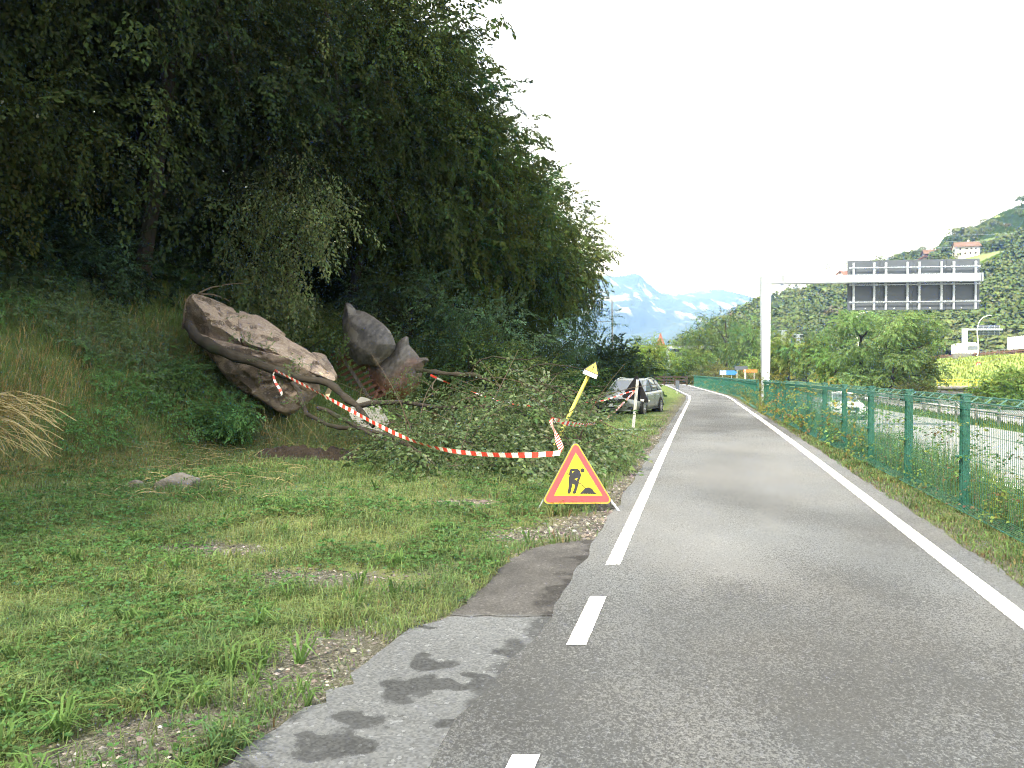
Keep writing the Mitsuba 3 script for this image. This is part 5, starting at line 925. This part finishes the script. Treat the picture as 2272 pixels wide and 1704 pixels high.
locust('taller spreading tree with a leaning trunk and reddish top right of the forked tree', 885, 74, [(1972, 872), (1982, 835), (1990, 800), (2003, 772), (2012, 745)], [[(1992, 800), (2020, 785), (2040, 768)], [(2005, 768), (2030, 745), (2045, 725)], [(1990, 805), (1968, 780), (1965, 755)], [(2010, 750), (2005, 722), (2018, 705)], [(2000, 780), (2025, 775), (2062, 760)]],
       [(1975, 715, 1.3), (2010, 700, 1.35), (2045, 710, 1.3), (2070, 730, 1.15), (1970, 745, 1.1), (2035, 745, 1.2), (2078, 752, .95), (2000, 740, 1.2), (1975, 780, 1.0), (2055, 775, 1.05), (2015, 790, .9), (1960, 800, 1.0), (1975, 835, 1.1), (2005, 840, .8), (1950, 858, 1.0)], LO * [1.03, .98, .95], 902)
VT = [('large rounded tree left of the gantry post on the valley floor', 725, 150, 13.5, (5.5, 4, 5.2), (.085, .105, .035)), ('broad olive green tree directly left of the gantry post', 748, 120, 9, (4.0, 3, 3.5), (.09, .115, .045)), ('olive tree between the pale far gantry and the large rounded tree', 700, 150, 9.5, (4.5, 3, 3.8), (.095, .115, .04)),
      ('tree with orange tinted leaves right behind the gantry post', 787, 95, 6.2, (2.4, 2, 2.2), (.135, .15, .045)), ('round brownish green tree right of the gantry post', 812, 92, 6.4, (2.7, 2.2, 2.4), (.105, .14, .05)), ('low light green tree below the spreading locust trees', 838, 84, 4.6, (2.2, 2, 1.7), (.14, .18, .055)),
      ('low brownish shrub tree right of the leaning trunk', 922, 76, 3.4, (1.8, 1.5, 1.3), (.13, .15, .06)), ('small green tree at the foot of the large rounded tree', 765, 100, 4.6, (2.3, 2, 1.8), (.12, .15, .05)), ('yellow green tree behind the hedge left of the far gantry', 654, 118, 5.6, (3.4, 2.6, 2.5), (.16, .19, .05)), ('pale olive tree left of the red spire', 645, 125, 6.4, (3.2, 2.5, 2.8), (.12, .14, .05)),
      ('green tree in front of the foot of the hill by the far gantry', 694, 128, 4.6, (3.2, 2.2, 1.9), (.11, .14, .045)), ('grey green tree at the left end of the hill', 682, 185, 9.5, (5.5, 4, 4.2), (.07, .09, .035)), ('wide green tree on the valley floor behind the locust trees', 885, 125, 6.5, (4.5, 3, 3), (.09, .12, .04)), ('grey green tree below the white truck', 905, 118, 5.2, (3.0, 2.4, 2.2), (.10, .125, .05))]
for i, (lab, u, Y, h, rad, colr) in enumerate(VT): vtree(lab, px(u, Y), Y, h, rad, colr, 920 + i, None, 18, 24, P_FINE if Y < 100 else P_COARSE, 1.0 if Y < 100 else 0.62)
for i, (lab, u, Y, rx, rz, colr) in enumerate([('bright green feathery shrub at the right edge behind the fence', 1000, 58, 1.9, 1.1, (.15, .23, .06)), ('bright green shrub leaving the frame at the right', 1030, 56, 2.0, 1.4, (.14, .21, .06)), ('light green bush right of the yellow bridge railing', 1006, 64, 1.2, .5, (.13, .19, .06)), ('brown green bush in front of the bridge girder', 916, 70, 1.4, .7, (.13, .15, .06)), ('silvery bush below the bridge', 1012, 72, 1.0, .6, (.15, .17, .09)),
      ('clipped looking green hedge behind the dark wooden fence', 664, 117, 3.6, 1.5, (.09, .15, .035)), ('green hedge behind the left end of the wooden fence', 640, 119, 3.4, 1.3, (.09, .15, .035)), ('darker green hedge at the right end of the wooden fence', 688, 116, 2.8, 1.6, (.08, .13, .03)), ('yellowish reeds behind the far green fence', 712, 110, 2.8, 1.2, (.16, .17, .07)), ('yellow green reeds right of the blue arrow sign', 738, 92, 2.4, 1.4, (.19, .20, .08)), ('light green scrub beside the white stake', 757, 88, 2.0, 1.3, (.16, .18, .07)), ('green bush behind the far end of the green fence', 700, 116, 2.4, 1.7, (.10, .14, .04))]):
    x = px(u, Y); shrub('bush', lab, (x, Y, float(g(x, Y)) + rz * 0.85), (rx, rx * .8, rz), np.array(colr), 950 + i, 16, 26, P_FINE if Y < 100 else P_COARSE, 0.85 if Y < 100 else .5, cat='bush')

# ------------------------------------------------------------------ embankment, bridge, upper road with lorries
ye = np.linspace(60, 420, 90); prof = [(0, 26, 5.0), (0, 0.4, 5.02), (0, -0.5, 4.95), (0, -3, 4.3), (0, -9, 2.9), (0, -16, 1.2), (0, -24, -.6), (0, -32, -2.2), (0, -50, -5)]
pn = norm(np.array([0.965, -0.26]))
V = np.array([[(EMB(y) + pn[0] * o, y + pn[1] * o, z + (0.5 * (meshkit.fbm(np.array([EMB(y) * .3, y * .3, o * .3]), 3, 2) - .5) if -30 < o < -1 else 0)) for _, o, z in prof] for y in ye])
struct('embankment', ply(grid(V), 'meadow', smooth=True))
r = np.random.default_rng(1001); N = 11000; y = r.uniform(80, 330, N); o = -1 - 30 * r.random(N); zz = np.interp(-o, [.5, 3, 9, 16, 24, 32], [4.95, 4.3, 2.9, 1.2, -.6, -2.2]); P = np.stack([EMB(y) + pn[0] * o, y + pn[1] * o, zz], 1); n = fb(P[:, 0], P[:, 1], 5, .12)
m1, c1_ = blades(P, r.uniform(.3, .8, N) * (0.6 + n), np.full(N, .16), r.uniform(0, 6.28, N), np.clip(r.normal(.6, .25, N), 0, 1), np.where((n > .5)[:, None], np.array([.24, .28, .07]), np.array([.17, .24, .05])) * r.uniform(.75, 1.25, (N, 1)), r); single('meadow_grass', m1, 'leaf_far', 'sunlit yellow green grass of the motorway embankment', 'grass', kind='stuff', color=c1_)
k = thing('guard_rail', 'rust brown guard rail along the crest of the embankment', 'guard rail'); E = lambda y, o=0, z=0: np.array([EMB(y) + pn[0] * o, y + pn[1] * o, ez_ + z])
for z, b, h in ((.62, 'rail_rust', .30), (.25, 'rail_rust', .14)): part(k, 'rail', bar(E(110, .9, z), E(330, .9, z), .08, h), b)
for y in np.arange(112, 330, 3.2): part(k, 'post', box((.12, .12, 1.15), E(y, 1.0, .5)), 'rail_rust')
k = thing('railing', 'pale grey railing on the upper road behind the rust brown rail', 'railing'); part(k, 'rail', bar(E(110, 9, 1.75), E(330, 9, 1.75), .12, .14), 'rail_steel')
for y in np.arange(112, 330, 3.6): part(k, 'post', box((.1, .1, 1.8), E(y, 9, .85)), 'rail_steel')
single('gantry_footing', box((3.6, 2.2, 1.3), E(190, -.2, .1) - [1.2, 0, 0], None, .05), 'concrete', 'white concrete footing under the small white gantry', 'footing')
k = thing('street_lamp', 'tall white street lamp with a curved arm right of the small gantry', 'street lamp'); b = E(184, .2, 0); part(k, 'pole', tube(smooth_path([b, b + [0, 0, 5], b + [.25, 0, 7.4], b + [1.0, 0, 8.6], b + [2.3, 0, 9.2]], 16), np.linspace(.16, .08, 16), 8), 'white_paint', smooth=40); part(k, 'lamp_head', box((.9, .35, .2), b + [2.7, 0, 9.3], bev=.05), 'white_paint')
for i, (u, v0, Y) in enumerate(((858, 312, 170), (880, 331, 190), (826, 345, 200))):
    b = at(u, 372, Y); t_ = at(u, v0, Y); k = thing('street_lamp', ['white street lamp rising above the spreading trees', 'white street lamp half hidden in the leaves of the taller spreading tree', 'small white street lamp left of the spreading trees'][i], 'street lamp'); part(k, 'pole', tube(smooth_path([b, (b + t_) / 2, t_ + [.1, 0, -.6], t_ + [1.6, 0, 0]], 12), .12, 6), 'white_paint', smooth=40); part(k, 'lamp_head', box((.8, .3, .18), t_ + [2.0, 0, .05], bev=.04), 'white_paint')
def lorry(label, y, cab):
    k = thing('lorry', label, 'lorry'); d = norm(np.array([-.27, -1.0, 0])); lx = np.array([-d[1], d[0], 0]); M = np.eye(4); M[:3, 0], M[:3, 1], M[:3, 2], M[:3, 3] = d, lx, [0, 0, 1], E(y, 5, 0)
    def P(nm, m, b, **kw): m.apply_transform(M); part(k, nm, m, b, **kw)
    if cab:
        P('cab', trimesh.convex.convex_hull(np.array([(x, sy * w, z) for sy in (-1, 1) for x, w, z in ((0, 1.22, .8), (0, 1.22, 3.6), (2.15, 1.2, 2.9), (2.3, 1.22, 1.9), (2.35, 1.22, .5), (0.9, 1.2, 3.75), (1.7, 1.1, 3.5), (0, 1.22, .5))])), 'white_paint', smooth=20)
        P('windscreen', trimesh.convex.convex_hull(np.array([(x, sy * w, z) for sy in (-1, 1) for x, w, z in ((2.2, 1.12, 2.85), (2.34, 1.15, 1.95), (2.0, 1.1, 2.85), (2.1, 1.1, 1.95))])), 'car_glass')
        for sy in (-1, 1): P('side_window', box((.75, .04, .75), (1.55, sy * 1.215, 2.35)), 'car_glass')
        P('sun_visor', box((.35, 2.3, .12), (2.2, 0, 3.05), bev=.03), 'white_paint'); P('bumper', box((.2, 2.4, .5), (2.35, 0, .75), bev=.05), 'dark_plastic'); P('wind_deflector', trimesh.convex.convex_hull(np.array([(x, sy * w, z) for sy in (-1, 1) for x, w, z in ((-.1, 1.1, 3.55), (-.1, 1.1, 3.9), (1.0, 1.0, 3.75), (1.4, 1.0, 3.6))])), 'white_paint')
    P('trailer', box((12.5, 2.5, 2.75), (-7.1, 0, 2.5), bev=.04), 'white_paint'); P('chassis', box((12.3, 1.2, .3), (-7.0, 0, .95)), 'dark_plastic')
    for x in (1.5, -1.0, -9.5, -10.8, -12.1):
        if cab or x < 0:
            for sy in (-1, 1): P('wheel', trimesh.creation.cylinder(.5, sections=20, segment=[(x, sy * .95, .5), (x, sy * 1.23, .5)]), 'rubber', smooth=30)
lorry('white lorry with cab facing this way on the upper road left of the small gantry', 207, True)
lorry('white box lorry on the upper road leaving the frame at the right edge', 163, True)
k = thing('bridge', 'short concrete bridge with a yellow railing below the embankment', 'bridge')
bx0, bx1, by = 48.6, 60.0, 94.0
part(k, 'deck', box((bx1 - bx0, 4, .26), ((bx0 + bx1) / 2, by + 1.9, -.33), bev=.02), 'concrete'); part(k, 'girder', box((bx1 - bx0 - 1.4, 3.0, .95), ((bx0 + bx1) / 2 + .4, by + 2.0, -.93)), 'concrete')
for x in (bx0 + 1.2, bx1 - 2.2): part(k, 'pier', box((1.5, 2.6, 3), (x, by + 2.0, -2.9)), 'concrete')
for j in range(13): part(k, 'railing_post', box((.065, .065, .85), (bx0 + .25 + j * .905, by, .2)), 'yellow_paint')
for z in (-.08, .26, .6): part(k, 'railing_bar', bar((bx0, by - .045, z), (bx1, by - .045, z), .05, .065), 'yellow_paint')
k = thing('speed_sign', 'pole with two small round red rimmed signs on the embankment', 'sign'); c = at(978.5, 369, 150); part(k, 'pole', tube([c - [0, 0, 2.6], c + [0, 0, 1.4]], .05, 6), 'post_grey')
for dz in (-.45, .75):
    part(k, 'disc', trimesh.creation.cylinder(.55, sections=24, segment=[c + [0, -.06, dz], c + [0, -.1, dz]]), 'red_paint'); part(k, 'disc_face', trimesh.creation.cylinder(.40, sections=24, segment=[c + [0, -.1, dz], c + [0, -.115, dz]]), 'white_paint')
k = thing('wire_pole', 'thin dark leaning pole on the embankment slope carrying a sagging wire', 'pole'); a, b = nat(2223, 842, 150), nat(2217, 795, 150); part(k, 'pole', tube([a - [0, 0, 1], b], .11, 7), 'dark_wood'); w = smooth_path([b, nat(2140, 815, 165), nat(2085, 818, 180)], 16); part(k, 'wire', tube(w, .035, 4), 'rail_steel')

# ------------------------------------------------------------------ wooded hill on the right, houses, vineyard
HU = np.array([(1380, 830, 330), (1430, 812, 330), (1465, 795, 330), (1500, 768, 340), (1540, 740, 360), (1590, 712, 380), (1640, 694, 400), (1690, 672, 420), (1740, 656, 430), (1790, 636, 440), (1840, 618, 450), (1885, 598, 460), (1930, 588, 470), (2000, 576, 480), (2040, 560, 490), (2075, 549, 495), (2095, 520, 500), (2140, 506, 510), (2170, 494, 515), (2220, 467, 525), (2272, 449, 535), (2420, 395, 560), (2700, 320, 600), (3100, 280, 640)], float)
CR = np.array([nat(a, b, c) for a, b, c in HU]); CR[:, 2] -= np.interp(HU[:, 0], [1500, 1900, 2050, 2120], [6.5, 6.0, 3.0, 1.5]); TT = CR[:, 0] / CR[:, 1]
def hill_point(tt, s):
    """tt: direction X/Y, s: 0 at the foot, 1 at the crest"""
    Yc = np.interp(tt, TT, CR[:, 1]); Zc = np.interp(tt, TT, CR[:, 2]); Y0 = np.interp(tt, [0.05, .2, .45, .6, 1.2], [235, 235, 250, 215, 190]); Z0 = np.interp(tt, [.05, .4, .55], [-2.5, -2.5, 3.5])
    Y = Y0 + (Yc - Y0) * np.clip(s, 0, 1) + np.maximum(s - 1, 0) * 260; z = Z0 + (Zc - Z0) * np.where(s <= 1, np.clip(s, 0, 1) ** 1.12, 1 - np.clip(s - 1, 0, 1) ** 1.5 * 1.2)
    return np.stack([tt * Y, Y, z], -1)
def s_at(t, v):
    q = np.linspace(0, 1, 500); P = hill_point(np.full(500, t), q); return float(q[np.argmin(np.abs(371 - (P[:, 2] - 1.6) / P[:, 1] * F - v))])
tt, s_ = np.meshgrid(np.linspace(TT[0], TT[-1], 170), np.r_[-.05, np.linspace(0, 1, 60), 1.05, 1.15, 1.3, 1.6, 2], indexing='ij')
V = hill_point(tt, s_); V[..., 2] += 5 * (meshkit.fbm(V * .02, 3, 5) - .5) * np.sin(np.clip(s_, 0, 1) * np.pi)
struct('hill', ply(grid(V), 'hill_mat', smooth=True))
HC = [np.array(c) for c in ((.11, .15, .06), (.128, .17, .065), (.15, .19, .072), (.10, .14, .06), (.165, .195, .08), (.18, .17, .10))]
def clump(seed, col):
    r_ = np.random.default_rng(seed); n = 320; d = sphere_dirs(n, r_); d[:, 2] = np.abs(d[:, 2]) * 1.1 - .15; bl = norm(r_.normal(0, 1, (9, 3))) * r_.uniform(.3, .75, (9, 1)) * [1, 1, .6]; br = r_.uniform(.22, .5, 9); wi = r_.integers(0, 9, n)
    p = bl[wi] + d * br[wi][:, None] * r_.uniform(.8, 1.08, (n, 1)); t1_ = norm(np.cross(d + r_.normal(0, .2, (n, 3)), [.2, .3, 1])); t2_ = norm(np.cross(d + r_.normal(0, .25, (n, 3)), t1_)); sz = r_.uniform(.045, .09, (n, 1))
    q = np.stack([p - t1_ * sz, p + t2_ * sz * .8, p + t1_ * sz, p - t2_ * sz * .8], 1); return leaves_mesh(q, col * r_.uniform(.8, 1.2, (n, 1)) * (1 + .07 * r_.normal(0, 1, (n, 3))))
for i, c in enumerate(HC):
    m, vc = clump(1100 + i, c); scene['clump_%d' % i] = {'type': 'shapegroup', 'crowns': ply(m, 'leaf_far', color=vc)}
VT_, VV_ = [.46, .53, .64, .8], [266, 257, 245, 232]
r = np.random.default_rng(1200); N = 7600; tq = r.uniform(.13, .80, N); sq = r.random(N) ** .9; H = hill_point(tq, sq); n = fb(H[:, 0], H[:, 1], 61, .016); n2 = fb(H[:, 0], H[:, 2] * 3, 62, .03)
uu = 512 + F * tq; vv_ = 371 - (H[:, 2] - 1.6) / H[:, 1] * F; vine = (tq > .46) & (vv_ < np.interp(tq, VT_, VV_)) & (r.random(N) < .95)
pv = (np.abs(tq - .597) < .027) & (vv_ > 252) & (vv_ < 276)
hs = [(a, s_at(a, b), w) for a, b, w in ((0.5585, 261, .022), (0.518, 263, .026), (0.415, 276, .02))]
for a, b, w in hs: vine |= (np.abs(tq - a) < w) & (sq > b - .17) & (sq < b + .07)
keep = ~(vine | pv); idx = 0
for i in np.nonzero(keep)[0]:
    idx += 1; s = r.uniform(4.0, 10.5) * (0.75 + .5 * n[i]); z = s * r.uniform(.75, 1.1)
    kk = int(np.clip((n2[i] - .3) * 9 + r.normal(0, 1.0), 0, 4)) if r.random() > .035 else 5
    scene['hillside_wood__%04d' % idx] = {'type': 'instance', 'group': {'type': 'ref', 'id': 'clump_%d' % kk}, 'to_world': T().translate((H[i] + [0, 0, z * .28]).tolist()).rotate([0, 0, 1], float(r.uniform(0, 360))).scale([s, s, z])}
labels['hillside_wood'] = {'label': 'dense green wood covering the hillside on the right', 'category': 'wood', 'kind': 'stuff'}
# vine rows following the slope near the crest
V, C, Fq = [], [], []; nb = 0; ms = []
for s0 in np.arange(.56, 1.0, .0135):
    t_ = np.linspace(.455, .80, 150); P = hill_point(t_, np.full(150, s0) + .02 * np.sin(t_ * 30)); ok = 371 - (P[:, 2] - 1.6) / P[:, 1] * F < np.interp(t_, VT_, VV_); P[:, 2] += 5 * (meshkit.fbm(P * .02, 3, 5) - .5) * np.sin(s0 * np.pi)
    hgt = 1.1 * r.uniform(.8, 1.15, 150) * (fb(P[:, 0], P[:, 2], 71, .15) > .34); w = .7
    for j in range(149):
        if ok[j] and ok[j + 1] and hgt[j] > 0 and not any(abs(t_[j] - a) < ww and b - .17 < s0 < b + .07 for a, b, ww in hs):
            a, b = P[j], P[j + 1]; h = hgt[j]; k0 = len(V); V += [a - [w / 2, w / 2, .3], b - [w / 2, w / 2, .3], b + [0, 0, h], a + [0, 0, h], a + [w / 2, w / 2, -.3], b + [w / 2, w / 2, -.3]]
            Fq += [[k0, k0 + 1, k0 + 2], [k0, k0 + 2, k0 + 3], [k0 + 3, k0 + 2, k0 + 5], [k0 + 3, k0 + 5, k0 + 4]]; C += [np.array([.075, .12, .04]) * r.uniform(.8, 1.2)] * 6
for q in range(14):
    for j in range(26):
        t0, t1_ = .572 + j * .0022, .572 + (j + 1) * .0022; s0 = s_at(.597, 270) + q * .0062
        a, b = hill_point(np.array(t0), np.array(s0)), hill_point(np.array(t1_), np.array(s0)); a = a + [0, 0, .2]; b = b + [0, 0, .2]; h = 1.4 * r.uniform(.8, 1.2); k0 = len(V); V += [a, b, b + [0, 0, h], a + [0, 0, h], a + [.7, .7, 0], b + [.7, .7, 0]]
        Fq += [[k0, k0 + 1, k0 + 2], [k0, k0 + 2, k0 + 3], [k0 + 3, k0 + 2, k0 + 5], [k0 + 3, k0 + 5, k0 + 4]]; C += [np.array([.15, .23, .05]) * r.uniform(.8, 1.25)] * 6
single('vineyard', trimesh.Trimesh(np.array(V), np.array(Fq), process=False), 'leaf_far', 'rows of green vines near the top of the hill at the right edge', 'vineyard', kind='stuff', color=np.array(C))
def house(name, label, u, v, Y, w, d, h, rh, rot, wall, roof, wins, overhang=.9):
    tq_ = (u - 512) / F; c = hill_point(np.array(tq_), np.array(s_at(tq_, v))) + np.array([0, -3, .3]); k = thing(name, label, 'house'); a = math.radians(rot); R = np.array([[math.cos(a), -math.sin(a), 0], [math.sin(a), math.cos(a), 0], [0, 0, 1.0]]); q = lambda x, y, z: c + R @ np.array([x, y, z])
    part(k, 'wall', box((w, d, h + 6), q(0, 0, h / 2 - 3), R), wall)
    part(k, 'gable', trimesh.convex.convex_hull(np.array([q(sx * w / 2 * .98, sy * d / 2 * .98, h - .05) for sx in (-1, 1) for sy in (-1, 1)] + [q(-w * .49, 0, h + rh * .92), q(w * .49, 0, h + rh * .92)])), wall)
    o = overhang; rk = []
    for sy in (-1, 1): rk.append(trimesh.convex.convex_hull(np.array([q(sx * (w / 2 + o), sy * (d / 2 + o), h - o * rh / (d / 2) + dz) for sx in (-1, 1) for dz in (0, .35)] + [q(sx * (w / 2 + o) * .9, 0, h + rh + dz) for sx in (-1, 1) for dz in (0, .35)])))
    rf = part(k, 'roof', cat_(rk), roof); part(rf, 'chimney', box((.8, .8, 1.8), q(w * .12, d * .12, h + rh + .6), R), wall)
    for x, z, ww, hh in wins: part(k, 'window', box((ww, .12, hh), q(x, -d / 2 - .05, z), R), 'window_dark')
    for z in (1.6, 4.2): part(k, 'window', box((.12, 1.2, 1.3), q(-w / 2 - .05, 0, z), R), 'window_dark')
    return k
house('house', 'large white farmhouse with a brown tiled roof on the hill at the right', 961.5, 258.5, 440, 11.0, 8, 5.0, 2.3, -18, 'plaster', 'roof_tile', [(-3.4, 1.2, .8, 1.1), (-1.1, 1.2, .8, 1.1), (1.3, 1.3, .8, 1.1), (3.6, 1.3, .8, 1.1), (-3.4, 3.6, .8, 1.0), (-.4, 3.6, 1.2, .8), (1.7, 3.6, .7, .9), (3.8, 3.6, .7, .9)])
house('barn', 'grey brown barn left of the white farmhouse', 928.5, 261, 435, 9.5, 7, 3.2, 2.2, -14, 'grey_board', 'roof_tile', [(-2, 2.6, 3.0, 1.2), (2.5, 2.4, 2.0, 1.2)])
house('barn', 'low barn with a red roof just above the gantry board', 922, 266.5, 425, 9, 8, 2.4, 2.0, 62, 'grey_board', 'roof_red', [(0, 1.2, 1.4, 1.0)])
house('house', 'house with a red roof peeping left of the gantry board', 846, 276, 440, 11, 9, 2.6, 2.4, 10, 'plaster', 'roof_red', [(0, 1.2, 1.2, 1.0)])
for i, (u, v0, v1, Y, lab) in enumerate([(878 * .995, 250, 284, 445, 'tall dark cypress beside the house left of the gantry board'), (856.5, 262, 285, 445, 'shorter dark cypress left of the tall cypress'), (796.5, 284, 304, 430, 'lone dark cypress under the gantry beam near its post'), (916, 246, 266, 445, 'dark cypress left of the barns on the hill')][0:3]):
    u = [876.5 - 28, 839.5 - 12, 796.5][i]; b, t_ = at(u, v1 + 4, Y), at(u, v0, Y); r_ = np.random.default_rng(1300 + i); n = 420; zz = r_.random(n); a = r_.uniform(0, 6.28, n); hh = t_[2] - b[2]; w = hh * .085 * np.sin(np.pi * np.clip(zz * .86 + .12, 0, 1)) ** .8
    P = np.stack([b[0] + w * np.cos(a), b[1] + w * np.sin(a), b[2] + zz * hh], 1); d = np.stack([np.cos(a) * .4, np.sin(a) * .4, np.ones(n)], 1); q, c = put_sprays(P_FINE, P, d, .6, r_, np.array([.022, .034, .022])); k = thing('cypress', lab, 'tree'); m, vc = leaves_mesh(q, c); part(k, 'trunk', tube([b - [0, 0, 2], b + [0, 0, hh * .5]], .15, 6), 'bark'); part(k, 'crown', m, 'leaf_far', color=vc)
for i, (u, v0, v1, Y, lab) in enumerate([(934, 208, 232, 480, 'thin pole standing on the hill crest above the farmhouse')]):
    k = thing('wire_pole', lab, 'pole'); part(k, 'pole', tube([at(u, v1 + 6, Y), at(u, v0, Y)], .22, 6), 'rail_steel')
k = thing('power_line', 'thin pale power wires crossing the upper hillside', 'power line')
for v0, v1 in ((236, 232), (242, 239), (247.5, 245.5), (206, 208)): part(k, 'wire', tube(smooth_path([at(915 if v0 > 210 else 968, v0, 420), at(970, (v0 + v1) / 2 + 1, 410), at(1045, v1, 400)], 14), .05, 4), 'galvanised')
for i, (u, v0, v1, Y, lab) in enumerate([(738 * 1.09, 330, 352, 240, 'lattice pylon among the trees left of the spreading trees'), (802, 334, 356, 250, 'second lattice pylon right beside the other one'), (1010, 285, 303, 330, 'lattice pylon on the wooded slope at the right edge')]):
    u = (783, 798, 1011)[i]; b, t_ = at(u, v1, Y), at(u, v0, Y); w = .9; k = thing('pylon', lab, 'pylon'); ms = []
    hh = t_[2] - b[2]; ft = lambda sx, sy, f: b + np.array([sx * w * (1 - .75 * f), sy * w * (1 - .75 * f), hh * f])
    for sx in (-1, 1):
        for sy in (-1, 1): ms.append(bar(ft(sx, sy, -.3), ft(sx, sy, 1), .10, .10))
    for f in np.arange(0, .95, .16): ms += [bar(ft(-1, -1, f), ft(1, -1, f + .16), .06, .06), bar(ft(1, -1, f), ft(-1, -1, f + .16), .06, .06)]
    part(k, 'lattice', cat_(ms), 'galvanised'); part(k, 'cross_arm', cat_([bar(b + [-2, 0, hh * .82], b + [2, 0, hh * .82], .12, .12), bar(b + [-1.6, 0, hh * .97], b + [1.6, 0, hh * .97], .12, .12)]), 'galvanised')
k = thing('church_spire', 'pointed red church spire above the far trees under the mountain', 'church'); b = at(660.5, 348, 320); part(k, 'spire', trimesh.convex.convex_hull(np.array([b + [-1.9, -1.9, 0], b + [1.9, -1.9, 0], b + [-1.9, 1.9, 0], b + [1.9, 1.9, 0], b + [0, 0, 6.2]])), 'roof_red'); part(k, 'tower', box((3.4, 3.4, 14), b - [0, 0, 7.02]), 'plaster')

# ------------------------------------------------------------------ far mountains
def ridge(pts, Yc, Yb, zb, n, seed, amp, mesh_n=260):
    c = np.array([nat(a, b, Yc) for a, b in pts]); x = np.linspace(c[0, 0], c[-1, 0], mesh_n); zc = np.interp(x, c[:, 0], c[:, 2]); s = np.linspace(0, 1, n)
    X = x[:, None] * (Yb + (Yc - Yb) * s[None]) / Yc; Y = np.repeat((Yb + (Yc - Yb) * s)[None], mesh_n, 0); P = np.stack([X * .0025, Y * .0025, 0 * X], -1)
    Z = zb + (zc[:, None] - zb) * s[None] ** .9; Z = Z + amp * (meshkit.fbm(P * [1, .6, 1], 5, seed) - .5) * (np.sin(np.pi * s)[None] ** .6) * (zc[:, None] / zc.max()); Vb = np.stack([X, Y, Z], -1)
    back = Vb[:, -1:] + np.array([0, 1500, -300.0]); return grid(np.concatenate([Vb, back], 1))
struct('mountain', ply(ridge([(900, 640), (1050, 620), (1200, 628), (1300, 622), (1340, 624), (1385, 622), (1420, 621), (1440, 634), (1465, 650), (1495, 655), (1540, 649), (1600, 646), (1640, 656), (1680, 668), (1720, 676), (1800, 700), (2000, 740), (2300, 770)], 6000, 2500, -5, 90, 3, 330), 'mountain_mat', smooth=True))
struct('mountain_001', ply(ridge([(1500, 720), (1650, 690), (1700, 672), (1730, 660), (1760, 651), (1830, 645), (1950, 640), (2100, 660), (2400, 700)], 9000, 6300, -5, 50, 4, 240), 'mountain_mat', smooth=True))
# the air: one closed box of haze round everything
scene['haze'] = {'type': 'cube', 'to_world': T().translate([0, 1000, 449]).scale([9000, 11000, 461]), 'bsdf': {'type': 'null'}, 'interior': {'type': 'ref', 'id': 'haze_air'}}
labels['haze'] = {'label': 'thin blue haze filling the valley air', 'category': 'haze', 'kind': 'stuff'}
